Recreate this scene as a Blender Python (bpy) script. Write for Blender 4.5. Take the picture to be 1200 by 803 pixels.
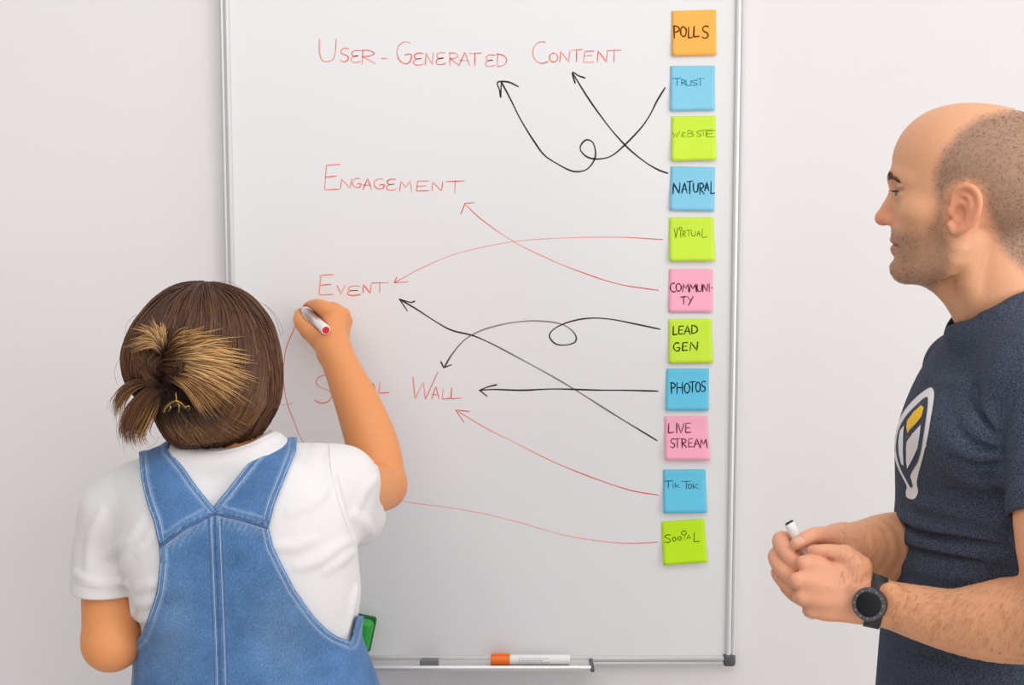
import bpy, bmesh, math, random
import numpy as np
from mathutils import Vector, Matrix
from mathutils.bvhtree import BVHTree
from mathutils.geometry import delaunay_2d_cdt

for o in list(bpy.data.objects):
    bpy.data.objects.remove(o, do_unlink=True)
SC = bpy.context.scene
COL = SC.collection
random.seed(7)
RNG = np.random.default_rng(7)

# ------------------------------------------------------------------ camera
FPX = 1550.0                                   # focal length in pixels of the 1200 x 803 frame
PITCH = math.radians(5.5)
CAM = np.array([0.0, -2.27, 1.71])
FWD = np.array([0.0, math.cos(PITCH), -math.sin(PITCH)])
UPV = np.array([0.0, math.sin(PITCH), math.cos(PITCH)])
RGT = np.array([1.0, 0.0, 0.0])
cd = bpy.data.cameras.new('camera')
cd.sensor_width = 36.0
cd.lens = FPX * 36.0 / 1200.0
cd.clip_start = 0.02
cam = bpy.data.objects.new('camera', cd)
cam.location = CAM
cam.rotation_euler = (math.radians(90) - PITCH, 0, 0)
COL.objects.link(cam)
SC.camera = cam

# ------------------------------------------------------------------ world, lights, exposure
w = bpy.data.worlds.new('room_light')
SC.world = w
w.use_nodes = True
wt = w.node_tree                               # soft room light, brighter towards the windows on the right
wtc = wt.nodes.new('ShaderNodeTexCoord')
wdot = wt.nodes.new('ShaderNodeVectorMath'); wdot.operation = 'DOT_PRODUCT'
wdot.inputs[1].default_value = (0.93, -0.15, 0.34)
wmr = wt.nodes.new('ShaderNodeMapRange')
wmr.inputs['From Min'].default_value = -0.8; wmr.inputs['From Max'].default_value = 0.8
wmr.inputs['To Min'].default_value = 0.27; wmr.inputs['To Max'].default_value = 1.24
wt.links.new(wtc.outputs['Generated'], wdot.inputs[0])
wt.links.new(wdot.outputs['Value'], wmr.inputs['Value'])
wt.links.new(wmr.outputs[0], wt.nodes['Background'].inputs[1])
wt.nodes['Background'].inputs[0].default_value = (1.0, 0.988, 0.983, 1)

def area(name, loc, target, sx, sy, power, color):
    l = bpy.data.lights.new(name, 'AREA')
    l.shape = 'RECTANGLE'
    l.size, l.size_y = sx, sy
    l.energy = power
    l.color = color
    o = bpy.data.objects.new(name, l)
    o.location = loc
    d = Vector(target) - Vector(loc)
    o.rotation_euler = d.to_track_quat('-Z', 'Y').to_euler()
    COL.objects.link(o)
    return o
area('ceiling_panel_light', (0.1, -2.0, 2.95), (0.0, -1.0, 0), 3.0, 1.6, 20, (1.0, 0.985, 0.97))
area('window_daylight', (3.0, -2.8, 1.7), (-0.2, -0.2, 1.2), 1.6, 1.8, 28, (1.0, 0.985, 0.97))

vs = SC.view_settings
vs.view_transform = 'Standard'
vs.look = 'None'
vs.exposure = 0.0
vs.gamma = 1.0
vs.use_curve_mapping = False

# ------------------------------------------------------------------ pixel -> place
def P(px, py, d):
    return CAM + d * (FWD + RGT * ((px - 600) / FPX) + UPV * ((401.5 - py) / FPX))
def ray(px, py):
    v = FWD + RGT * ((px - 600) / FPX) + UPV * ((401.5 - py) / FPX)
    return v / np.linalg.norm(v)
def Q(px, py, y):
    v = FWD + RGT * ((px - 600) / FPX) + UPV * ((401.5 - py) / FPX)
    return CAM + v * ((y - CAM[1]) / v[1])
def S(px, d):
    return px * d / FPX

# ------------------------------------------------------------------ objects
def tag(o, label=None, cat=None, group=None, kind=None):
    if label: o['label'] = label
    if cat: o['category'] = cat
    if group: o['group'] = group
    if kind: o['kind'] = kind
    return o
def empty(name, loc, label, cat, group=None):
    o = bpy.data.objects.new(name, None)
    o.empty_display_size = 0.05
    o.location = Vector(loc)
    COL.objects.link(o)
    return tag(o, label, cat, group)
def link(name, me, mat, parent=None, label=None):
    """mesh in world coordinates; parents are unrotated empties or meshes at the origin"""
    o = bpy.data.objects.new(name, me)
    me.name = name
    COL.objects.link(o)
    if mat is not None:
        me.materials.append(mat)
    if parent is not None:
        o.parent = parent
        base = Vector((0, 0, 0))
        q = parent
        while q is not None:
            base += q.location
            q = q.parent
        o.location = -base
    if label: o['label'] = label
    return o
def mesh(verts, faces, smooth=True, cols=None):
    me = bpy.data.meshes.new('m')
    verts = np.asarray(verts, dtype=np.float32)
    if isinstance(faces, np.ndarray):
        n, k = faces.shape
        me.vertices.add(len(verts))
        me.vertices.foreach_set('co', verts.ravel())
        me.loops.add(n * k)
        me.loops.foreach_set('vertex_index', faces.astype(np.int32).ravel())
        me.polygons.add(n)
        me.polygons.foreach_set('loop_start', np.arange(0, n * k, k, dtype=np.int32))
        me.polygons.foreach_set('loop_total', np.full(n, k, dtype=np.int32))
    else:
        me.from_pydata([tuple(v) for v in verts], [], faces)
    if smooth:
        me.polygons.foreach_set('use_smooth', np.ones(len(me.polygons), dtype=bool))
    if cols is not None:
        a = me.color_attributes.new('Col', 'FLOAT_COLOR', 'POINT')
        c = np.ones((len(verts), 4), dtype=np.float32)
        c[:, :3] = cols
        a.data.foreach_set('color', c.ravel())
    me.update(calc_edges=True)
    me.validate()
    return me
def bm_mesh(bm, smooth=False):
    me = bpy.data.meshes.new('m')
    bmesh.ops.recalc_face_normals(bm, faces=bm.faces)
    bm.to_mesh(me)
    bm.free()
    if smooth:
        for p in me.polygons: p.use_smooth = True
    return me
def box_bm(bm, lo, hi, bevel=0.0, rot=None, pivot=None, seg=2):
    r = bmesh.ops.create_cube(bm, size=1.0)
    vs_ = r['verts']
    lo = Vector(lo); hi = Vector(hi)
    for v in vs_:
        v.co = Vector(((lo[i] + hi[i]) / 2 + v.co[i] * (hi[i] - lo[i])) for i in range(3))
    if bevel:
        es = list({e for v in vs_ for e in v.link_edges})
        rr = bmesh.ops.bevel(bm, geom=es, offset=bevel, segments=seg, affect='EDGES', profile=0.5)
        vs_ = list(set(rr['verts']) | {v for v in vs_ if v.is_valid})
    if rot is not None:
        bmesh.ops.rotate(bm, verts=vs_, cent=pivot, matrix=rot)
    return vs_
def spl(pts, n=6, closed=False):
    """Catmull-Rom through the rows of pts"""
    p = np.asarray(pts, dtype=float)
    if closed:
        q = np.vstack([p[-1], p, p[0], p[1]])
    else:
        q = np.vstack([2 * p[0] - p[1], p, 2 * p[-1] - p[-2]])
    out = []
    for i in range(1, len(q) - 2):
        for t in np.arange(n) / n:
            a, b, c, d = q[i - 1], q[i], q[i + 1], q[i + 2]
            out.append(0.5 * (2 * b + (c - a) * t + (2 * a - 5 * b + 4 * c - d) * t * t + (3 * b - a - 3 * c + d) * t ** 3))
    if not closed: out.append(q[-2])
    return np.array(out)
def tubes(strands, sides=5, cap=True):
    """strands: list of (pts Nx3, radii N or float[, cols Nx3]) -> one mesh"""
    V = []; Fc = []; C = []
    off = 0
    for s in strands:
        p = np.asarray(s[0], float); n = len(p)
        r = np.broadcast_to(np.asarray(s[1], float), (n,))
        t = np.gradient(p, axis=0)
        t /= np.linalg.norm(t, axis=1)[:, None] + 1e-12
        ref = np.array([0.31, -0.87, 0.38])
        u = np.cross(t, ref); nu = np.linalg.norm(u, axis=1)
        u[nu < 0.05] = np.cross(t[nu < 0.05], np.array([1.0, 0, 0]))
        u /= np.linalg.norm(u, axis=1)[:, None] + 1e-12
        v = np.cross(t, u)
        ang = np.arange(sides) * 2 * math.pi / sides
        ring = p[:, None, :] + r[:, None, None] * (np.cos(ang)[None, :, None] * u[:, None, :] + np.sin(ang)[None, :, None] * v[:, None, :])
        V.append(ring.reshape(-1, 3))
        i = np.arange(n - 1)[:, None] * sides; k = np.arange(sides)[None, :]; k2 = (k + 1) % sides
        f = np.stack([i + k, i + k2, i + sides + k2, i + sides + k], -1).reshape(-1, 4) + off
        Fc.append(f)
        nv = n * sides
        if cap and sides == 4:
            Fc.append(np.array([[0, 3, 2, 1], [nv - 4, nv - 3, nv - 2, nv - 1]]) + off)
        if len(s) > 2:
            C.append(np.repeat(np.asarray(s[2], float), sides, axis=0))
        off += nv
    return mesh(np.vstack(V), np.vstack(Fc), True, np.vstack(C) if C else None)

# ------------------------------------------------------------------ materials
def srgb(r, g, b):
    f = lambda c: c / 12.92 if c <= 0.04045 else ((c + 0.055) / 1.055) ** 2.4
    return (f(r / 255), f(g / 255), f(b / 255))
def material(name, color, rough=0.5, metal=0.0, spec=0.5, var=0.0, vscale=30.0, bump=0.0, bscale=200.0, attr=False,
             sss=0.0, stretch=None, coat=0.0, sheen=0.0, dark=None, transl=0.0):
    m = bpy.data.materials.new(name)
    m.use_nodes = True
    nt = m.node_tree
    b = nt.nodes['Principled BSDF']
    N = nt.nodes.new; L = nt.links.new
    b.inputs['Roughness'].default_value = rough
    b.inputs['Metallic'].default_value = metal
    b.inputs['Specular IOR Level'].default_value = spec
    b.inputs['Coat Weight'].default_value = coat
    b.inputs['Sheen Weight'].default_value = sheen
    if sss:
        b.inputs['Subsurface Weight'].default_value = sss
        b.inputs['Subsurface Radius'].default_value = (0.012, 0.005, 0.003)
        b.inputs['Subsurface Scale'].default_value = 0.6
    tc = N('ShaderNodeTexCoord')
    mp = N('ShaderNodeMapping')
    L(tc.outputs['Object'], mp.inputs[0])
    if stretch: mp.inputs['Scale'].default_value = stretch
    if attr:
        at = N('ShaderNodeVertexColor'); at.layer_name = 'Col'
        src = at.outputs['Color']
    else:
        rgb = N('ShaderNodeRGB'); rgb.outputs[0].default_value = (*color, 1)
        src = rgb.outputs[0]
    if var:
        nz = N('ShaderNodeTexNoise'); nz.inputs['Scale'].default_value = vscale; nz.inputs['Detail'].default_value = 5
        L(mp.outputs[0], nz.inputs['Vector'])
        rmp = N('ShaderNodeMapRange')
        rmp.inputs['From Min'].default_value = 0.3; rmp.inputs['From Max'].default_value = 0.7
        rmp.inputs['To Min'].default_value = 1 - var; rmp.inputs['To Max'].default_value = 1 + var
        L(nz.outputs['Fac'], rmp.inputs['Value'])
        mx = N('ShaderNodeVectorMath'); mx.operation = 'SCALE'
        L(src, mx.inputs[0]); L(rmp.outputs[0], mx.inputs['Scale'])
        src = mx.outputs[0]
    L(src, b.inputs['Base Color'])
    if bump:
        n2 = N('ShaderNodeTexNoise'); n2.inputs['Scale'].default_value = bscale; n2.inputs['Detail'].default_value = 3
        L(mp.outputs[0], n2.inputs['Vector'])
        bp = N('ShaderNodeBump'); bp.inputs['Strength'].default_value = bump; bp.inputs['Distance'].default_value = 0.001
        L(n2.outputs['Fac'], bp.inputs['Height']); L(bp.outputs[0], b.inputs['Normal'])
    return m
# ------------------------------------------------------------------ solid shapes by distance fields, meshed with surface nets
def s_poly(pts, rad, sub=0, closed=False):
    A = np.asarray(pts, float); r = np.asarray(rad, float)
    if r.ndim == 0: r = np.full(len(A), float(r))
    if sub:
        q = spl(np.column_stack([A, r]), sub, closed)
        A, r = q[:, :3], q[:, 3]
    if closed:
        A = np.vstack([A, A[:1]]); r = np.append(r, r[0])
    def f(p):
        best = None
        for i in range(len(A) - 1):
            ab = A[i + 1] - A[i]; L2 = ab @ ab + 1e-12
            q = p - A[i]
            t = np.clip((q @ ab) / L2, 0, 1)
            q = q - t[:, None] * ab
            d = np.sqrt((q * q).sum(1)) - (r[i] + t * (r[i + 1] - r[i]))
            best = d if best is None else np.minimum(best, d)
        return best
    return f
def s_ell(c, r, R=None):
    c = np.asarray(c, float); r = np.asarray(r, float)
    def f(p):
        q = p - c
        if R is not None: q = q @ R.T
        k0 = np.sqrt(((q / r) ** 2).sum(1)) + 1e-9
        k1 = np.sqrt(((q / (r * r)) ** 2).sum(1)) + 1e-9
        return k0 * (k0 - 1) / k1
    return f
def s_box(c, h, R=None, rd=0.0):
    c = np.asarray(c, float); h = np.asarray(h, float) - rd
    def f(p):
        q = p - c
        if R is not None: q = q @ R.T
        a = np.abs(q) - h
        return np.sqrt((np.maximum(a, 0) ** 2).sum(1)) + np.minimum(a.max(1), 0) - rd
    return f
def s_loft(secs, yaw=0.0, n=2.2):
    """secs rows: z, cx, cy, a, b (ascending z); a along the yawed x axis, b along the yawed y axis"""
    s = np.asarray(secs, float)
    s = s[np.argsort(s[:, 0])]
    zz = np.linspace(s[0, 0], s[-1, 0], 120)
    k = 5
    tab = []
    for j in range(1, 5):
        y = np.interp(zz, s[:, 0], s[:, j])
        yp = np.concatenate([np.full(k, y[0]), y, np.full(k, y[-1])])
        # mirror slope at the ends so the smoothing keeps them
        yp[:k] = y[0] + (y[0] - y[1:k + 1][::-1]); yp[-k:] = y[-1] + (y[-1] - y[-k - 1:-1][::-1])
        ker = np.hanning(2 * k + 3)[1:-1]; ker /= ker.sum()
        tab.append(np.convolve(yp, ker, 'valid'))
    c, sn = math.cos(yaw), math.sin(yaw)
    z0, z1 = s[0, 0], s[-1, 0]
    def f(p):
        z = p[:, 2]
        cx, cy, a, b = (np.interp(z, zz, t) for t in tab)
        x = p[:, 0] - cx; y = p[:, 1] - cy
        u = x * c + y * sn; v = -x * sn + y * c
        rho = (np.abs(u / a) ** n + np.abs(v / b) ** n) ** (1 / n) + 1e-9
        q = np.sqrt(u * u + v * v)
        d = (q - q / rho) * 0.9
        d = np.where(q < 1e-4, -np.minimum(a, b), d)
        return np.maximum(d, np.maximum(z0 - z, z - z1))
    return f
def s_half(pt, nrm):
    pt = np.asarray(pt, float); nrm = np.asarray(nrm, float); nrm = nrm / np.linalg.norm(nrm)
    return lambda p: (p - pt) @ nrm
def U(f, k=0.004): return (f, 'u', k)
def SUB(f, k=0.002): return (f, 's', k)
def INT(f, k=0.002): return (f, 'i', k)
def smin(a, b, k):
    h = np.maximum(k - np.abs(a - b), 0) / k
    return np.minimum(a, b) - h * h * k * 0.25
def fold(items, vals):
    d = None
    for (f, op, k), v in zip(items, vals):
        if op == 'u': d = v if d is None else smin(d, v, k)
        elif op == 's': d = -smin(-d, v, k)
        else: d = -smin(-d, -v, k)
    return d
def evalf(items):
    def f(p): return fold(items, [it[0](p) for it in items])
    return f
def poly2(poly):
    """signed distance to a 2D polygon, negative inside"""
    V = np.asarray(poly, float)
    def f(q):
        d = np.full(len(q), 1e18); s = np.ones(len(q))
        for i in range(len(V)):
            a = V[i]; b = V[i - 1]
            e = b - a; w_ = q - a
            t = np.clip((w_ @ e) / (e @ e + 1e-12), 0, 1)
            g = w_ - t[:, None] * e
            d = np.minimum(d, (g * g).sum(1))
            c1 = q[:, 1] >= a[1]; c2 = q[:, 1] < b[1]; c3 = e[0] * w_[:, 1] > e[1] * w_[:, 0]
            flip = (c1 & c2 & c3) | (~c1 & ~c2 & ~c3)
            s = np.where(flip, -s, s)
        return s * np.sqrt(d)
    return f
CORN = np.array([[i, j, k] for i in (0, 1) for j in (0, 1) for k in (0, 1)])
EDG = [(a, b) for a in range(8) for b in range(a + 1, 8) if np.abs(CORN[a] - CORN[b]).sum() == 1]
def sdf_mesh(items, lo, hi, h, B=10):
    lo = np.asarray(lo, float); hi = np.asarray(hi, float)
    nb = np.ceil((hi - lo) / (h * B)).astype(int)
    gi = np.stack(np.meshgrid(*[np.arange(n) for n in nb], indexing='ij'), -1).reshape(-1, 3)
    cen = lo + (gi + 0.5) * h * B
    R = math.sqrt(3) / 2 * (B + 1) * h
    vals = [it[0](cen) for it in items]
    dc = fold(items, vals)
    act = np.abs(dc) < R * 1.35 + max(it[2] for it in items) * 0.3
    gi = gi[act]; cen = cen[act]; dc = dc[act]; vals = [v[act] for v in vals]
    loc = np.stack(np.meshgrid(*[np.arange(B + 1)] * 3, indexing='ij'), -1).reshape(-1, 3)
    V = np.empty((len(gi), (B + 1) ** 3), dtype=np.float32)
    L = 1.35
    rel = []
    for (f, op, k), v in zip(items, vals):
        if op == 'u': rel.append(v - 2 * L * R - k < np.maximum(dc, -R))
        elif op == 's': rel.append(v < 2 * L * R + k)
        else: rel.append(np.ones(len(gi), bool))
    rel = np.array(rel)
    for bi in range(len(gi)):
        p = lo + (gi[bi] * B + loc) * h
        d = None
        for ii in np.nonzero(rel[:, bi])[0]:
            f, op, k = items[ii]
            v = f(p)
            if op == 'u': d = v if d is None else smin(d, v, k)
            elif d is None: continue
            elif op == 's': d = -smin(-d, v, k)
            else: d = -smin(-d, -v, k)
        V[bi] = 1.0 if d is None else d
    V = V.reshape(-1, B + 1, B + 1, B + 1)
    sg = V < 0
    ctot = np.zeros((len(gi), B, B, B), np.int8)
    for c in CORN:
        ctot += sg[:, c[0]:c[0] + B, c[1]:c[1] + B, c[2]:c[2] + B]
    mb, mi, mj, mk = np.nonzero((ctot > 0) & (ctot < 8))
    cv = np.stack([V[mb, mi + c[0], mj + c[1], mk + c[2]] for c in CORN], 1).astype(float)
    acc = np.zeros((len(mb), 3)); cnt = np.zeros(len(mb))
    for a, b in EDG:
        x = (cv[:, a] < 0) != (cv[:, b] < 0)
        t = np.where(x, cv[:, a] / np.where(x, cv[:, a] - cv[:, b], 1), 0)
        pt = CORN[a] + t[:, None] * (CORN[b] - CORN[a])
        acc += np.where(x[:, None], pt, 0); cnt += x
    g = gi[mb] * B + np.stack([mi, mj, mk], 1)
    vert = lo + (g + acc / cnt[:, None]) * h
    D = nb * B + 3
    key = lambda q: ((q[:, 0] + 1) * D[1] + q[:, 1] + 1) * D[2] + q[:, 2] + 1
    kk = key(g); order = np.argsort(kk); ks = kk[order]
    quads = []
    for ax in range(3):
        s0 = sg[:, :B, :B, :B]
        sl = [slice(0, B)] * 3; sl[ax] = slice(1, B + 1)
        s1 = sg[(slice(None), *sl)]
        b_, i, j, k_ = np.nonzero(s0 != s1)
        q = gi[b_] * B + np.stack([i, j, k_], 1)
        inside = s0[b_, i, j, k_]
        a1, a2 = (ax + 1) % 3, (ax + 2) % 3
        ids = []
        ok = np.ones(len(q), bool)
        for o1, o2 in ((0, 0), (-1, 0), (-1, -1), (0, -1)):
            c = q.copy(); c[:, a1] += o1; c[:, a2] += o2
            kq = key(c)
            pos = np.clip(np.searchsorted(ks, kq), 0, len(ks) - 1)
            ok &= ks[pos] == kq
            ids.append(order[pos])
        f = np.stack(ids, 1)
        f = np.where(inside[:, None], f, f[:, ::-1])
        quads.append(f[ok])
    return vert, np.vstack(quads)
def bvh_of(v, f):
    return BVHTree.FromPolygons([tuple(x) for x in v], [tuple(x) for x in f.tolist()])
def hit(bvh, px, py, d=None, lift=0.0):
    """the point of a surface under a pixel (or the nearest surface point to the pixel at depth d)"""
    r = ray(px, py)
    loc, nrm, _, _ = bvh.ray_cast(Vector(CAM), Vector(r))
    if loc is None:
        if d is None: return None
        loc, nrm, _, _ = bvh.find_nearest(Vector(P(px, py, d)))
    n = Vector(nrm)
    if n.dot(Vector(r)) > 0: n = -n
    return np.array(loc + n * lift)
def surf_line(bvh, pts, n, d, lift=0.0):
    return np.array([hit(bvh, x, y, d, lift) for x, y in spl(pts, n)])
# ------------------------------------------------------------------ room shell
m_wall = material('painted_wall', srgb(231, 227, 227), rough=0.75, spec=0.25, var=0.012, vscale=3, bump=0.08, bscale=900)
m_floor = material('grey_floor', srgb(206, 200, 194), rough=0.45, var=0.06, vscale=8, bump=0.05, bscale=60)
bm = bmesh.new(); box_bm(bm, (-3.2, 0.0, -0.1), (3.2, 0.12, 3.05))
tag(link('wall_back', bm_mesh(bm), m_wall), kind='structure')
bm = bmesh.new(); box_bm(bm, (-3.2, -4.2, -0.1), (3.2, 0.0, 0.0))
tag(link('floor', bm_mesh(bm), m_floor), kind='structure')
m_base = material('white_baseboard', srgb(232, 230, 228), rough=0.5)
bm = bmesh.new(); box_bm(bm, (-3.2, -0.014, 0.0), (3.2, 0.0, 0.075), 0.004)
tag(link('baseboard_back', bm_mesh(bm), m_base), kind='structure')

# ------------------------------------------------------------------ whiteboard
YB = -0.018                                    # writing surface
m_board = material('whiteboard_enamel', srgb(233, 232, 233), rough=0.32, spec=0.35, var=0.006, vscale=2)
m_alu = material('brushed_aluminium', srgb(216, 215, 216), rough=0.38, metal=0.45, var=0.03, vscale=60, stretch=(40, 40, 1))
m_alu_h = material('brushed_aluminium_rail', srgb(216, 215, 215), rough=0.36, metal=0.6, var=0.03, vscale=60, stretch=(1, 40, 40))
m_grey = material('grey_plastic', srgb(118, 118, 122), rough=0.5, bump=0.05)
m_dgrey = material('dark_grey_plastic', srgb(84, 84, 88), rough=0.5)
XL = Q(264, 400, -0.024)[0]; XR = Q(868.5, 400, -0.024)[0]
ZB = Q(853, 781, -0.024)[2]; ZT = ZB + 1.24
RW = 0.018
board = empty('whiteboard', ((XL + XR) / 2, 0, ZB), 'tall white whiteboard in a thin aluminium frame, covered in red and black handwriting', 'whiteboard')
bm = bmesh.new(); box_bm(bm, (XL + 0.004, YB, ZB + 0.004), (XR - 0.004, -0.001, ZT - 0.004))
link('panel', bm_mesh(bm), m_board, board)
def rail(horizontal, a, b, c):
    """a rail with two rounded ridges and a groove between them; runs from a to b, its outer edge at c"""
    prof = [(0, -0.0005), (0, -0.017), (0.0015, -0.0215), (0.004, -0.0235), (0.0068, -0.0228), (0.0078, -0.0212), (0.0088, -0.0228),
            (0.0125, -0.0243), (0.0158, -0.0235), (0.0175, -0.0212), (RW, -0.0185), (RW, -0.0005)]
    V = []; n = len(prof)
    for e in (a, b):
        for o_, y in prof:
            V.append((e, y, c + o_) if horizontal else (c + o_, y, e))
    Fc = [(i, i + 1, n + i + 1, n + i) for i in range(n - 1)]
    Fc += [(n - 1, 0, n, 2 * n - 1), tuple(range(n)), tuple(range(2 * n - 1, n - 1, -1))]
    me = bpy.data.meshes.new('m'); me.from_pydata(V, [], Fc)
    bm_ = bmesh.new(); bm_.from_mesh(me)
    return bm_
link('frame_rail', bm_mesh(rail(False, ZB + 0.012, ZT - 0.012, XL)), m_alu, board)
bmr = rail(False, ZB + 0.012, ZT - 0.012, 0)
for v in bmr.verts: v.co.x = XR - v.co.x
link('frame_rail', bm_mesh(bmr), m_alu, board)
link('frame_rail', bm_mesh(rail(True, XL + 0.012, XR - 0.012, ZB)), m_alu_h, board)
bmr = rail(True, XL + 0.012, XR - 0.012, 0)
for v in bmr.verts: v.co.z = ZT - v.co.z
link('frame_rail', bm_mesh(bmr), m_alu_h, board)
for cx, cz in ((XL, ZB), (XR - 0.021, ZB), (XL, ZT - 0.021), (XR - 0.021, ZT - 0.021)):
    bm = bmesh.new(); box_bm(bm, (cx - 0.001, -0.0262, cz - 0.001), (cx + 0.021, -0.0005, cz + 0.021), 0.0055, seg=4)
    bmesh.ops.create_uvsphere(bm, u_segments=14, v_segments=8, radius=0.004, matrix=Matrix.Translation((cx + 0.010, -0.0255, cz + 0.010)) @ Matrix.Diagonal((1, 0.4, 1, 1)))
    link('corner_cap', bm_mesh(bm, True), m_dgrey, board, 'dark grey plastic corner cap')
# pen tray clipped below the lower rail
TX0, TX1 = Q(270, 780, -0.06)[0], Q(692, 780, -0.06)[0]
ZL = Q(600, 787, -0.075)[2]                     # under side of the front lip
bm = bmesh.new()
prof = [(-0.0245, ZB + 0.012), (-0.0275, ZB + 0.012), (-0.0285, ZL + 0.003), (-0.0700, ZL + 0.0025), (-0.0712, ZL + 0.0085), (-0.0745, ZL + 0.0095), (-0.0765, ZL + 0.006),
        (-0.0750, ZL + 0.0005), (-0.0700, ZL), (-0.0245, ZL)]
n = len(prof)
V = [(x, y, z) for x in (TX0, TX1) for y, z in prof]
Fc = [(i, (i + 1) % n, n + (i + 1) % n, n + i) for i in range(n)] + [tuple(range(n)), tuple(range(2 * n - 1, n - 1, -1))]
me = bpy.data.meshes.new('m'); me.from_pydata(V, [], Fc)
bm.from_mesh(me)
link('pen_tray', bm_mesh(bm), m_alu_h, board)
for x0, x1 in ((TX1 - 0.001, TX1 + 0.006), (TX0 - 0.006, TX0 + 0.001)):
    bm = bmesh.new(); box_bm(bm, (x0, -0.0785, ZL - 0.0010), (x1, -0.0245, ZL + 0.0062), 0.0025, seg=3)
    link('tray_end_cap', bm_mesh(bm, True), m_dgrey, board, 'dark grey plastic end cap of the pen tray')
# grey clip on the rail, left of the pen
a = Q(492, 781, -0.074); b = Q(514, 775, -0.074)
bm = bmesh.new(); box_bm(bm, (a[0], -0.074, ZL + 0.005), (b[0], -0.060, b[2] + 0.001), 0.0015)
box_bm(bm, (a[0] + 0.004, -0.062, ZL + 0.002), (b[0] - 0.004, -0.030, ZL + 0.0045), 0.0008)
link('tray_clip', bm_mesh(bm), m_grey, board, 'small grey plastic clip on the pen tray')

# ------------------------------------------------------------------ handwriting
def arc(cx, cy, rx, ry, a0, a1, n=14):
    return [(cx + rx * math.cos(math.radians(a0 + (a1 - a0) * i / n)), cy + ry * math.sin(math.radians(a0 + (a1 - a0) * i / n))) for i in range(n + 1)]
LET = {
    'A': [[(0, 1), (0.52, 0), (0.95, 1)], [(0.1, 0.62), (0.85, 0.66)]],
    'B': [[(0.08, 1), (0.1, 0)], [(0.1, 0.03)] + arc(0.1, 0.24, 0.75, 0.22, -80, 80) + arc(0.1, 0.72, 0.88, 0.26, -80, 90)],
    'C': [arc(0.62, 0.5, 0.6, 0.5, -70, -290)[::1] + [(1.0, 0.93)]],
    'D': [[(0.06, 1), (0.08, 0)], [(0, 0.02)] + arc(0.1, 0.5, 0.88, 0.48, -80, 90)],
    'E': [[(1, 0), (0.12, 0.04), (0.0, 0.95), (0.08, 1), (0.95, 0.97)], [(0.08, 0.5), (0.78, 0.46)]],
    'e': [[(1.0, 0.03), (0.55, 0.0), (0.15, 0.12), (0.1, 0.32), (0.3, 0.48), (0.85, 0.45), (0.3, 0.52), (0.02, 0.72), (0.15, 0.97), (0.6, 1.0), (1.05, 0.9)]],
    'G': [arc(0.62, 0.5, 0.6, 0.5, -60, -285) + [(0.95, 0.85), (1.0, 0.58), (0.55, 0.6)]],
    'H': [[(0.05, 0), (0.03, 1)], [(0.95, 0), (0.97, 1)], [(0.05, 0.52), (0.95, 0.5)]],
    'I': [[(0.5, 0), (0.5, 1)]],
    'i': [[(0.5, 0.25), (0.5, 1)], [(0.4, 0.0), (0.55, 0.03)]],
    'K': [[(0.08, 0), (0.05, 1)], [(0.8, 0.02), (0.1, 0.55), (0.95, 1)]],
    'k': [[(0.1, 0), (0.05, 1)], [(0.7, 0.35), (0.12, 0.68), (0.95, 1)]],
    'L': [[(0.12, 0), (0.03, 0.96), (0.1, 1), (1, 0.93)]],
    'M': [[(0.0, 1), (0.12, 0.02), (0.5, 0.62), (0.88, 0), (1, 1)]],
    'N': [[(0.02, 1), (0.1, 0.03), (0.88, 0.98), (1, 0)]],
    'O': [arc(0.5, 0.5, 0.48, 0.5, -100, 265, 22)],
    'P': [[(0.12, 1), (0.08, 0.02)], [(0.0, 0.04)] + arc(0.15, 0.27, 0.8, 0.25, -75, 95)],
    'R': [[(0.08, 1), (0.1, 0.02)], [(0.0, 0.05)] + arc(0.18, 0.25, 0.72, 0.23, -75, 95) + [(0.15, 0.52), (1.0, 0.98)]],
    'S': [[(0.95, 0.06), (0.6, 0.0), (0.2, 0.1), (0.08, 0.3), (0.35, 0.46), (0.75, 0.56), (0.92, 0.75), (0.7, 0.96), (0.3, 1.0), (0.0, 0.9)]],
    'T': [[(0, 0.06), (1, 0.0)], [(0.5, 0.04), (0.48, 1)]],
    'U': [[(0.02, 0), (0.02, 0.6), (0.2, 0.95), (0.5, 1.0), (0.82, 0.9), (0.95, 0.55), (1, 0)]],
    'V': [[(0, 0.05), (0.45, 1), (1, 0)]],
    'W': [[(0.0, 0.18), (0.08, 0.98), (0.42, 0.35), (0.5, 1.0), (1.0, 0.0)]],
    'Y': [[(0.05, 0), (0.5, 0.5)], [(1, 0.02), (0.2, 1.05)]],
    '-': [[(0, 0.5), (1, 0.45)]],
    'o': [arc(0.5, 0.5, 0.5, 0.5, 0, 360, 16)],
}
CURVY = set('BCDGOPRSUeo')
def letter(ch, x0, y0, x1, y1):
    out = []
    for st in LET[ch]:
        p = np.array(st, float)
        if len(p) > 2 and ch in CURVY: p = spl(p, 3)
        j = RNG.normal(0, 0.02, 2)
        out.append(np.column_stack([x0 + (x1 - x0) * (p[:, 0] + j[0]), y0 + (y1 - y0) * (p[:, 1] + j[1])]))
    return out
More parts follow.
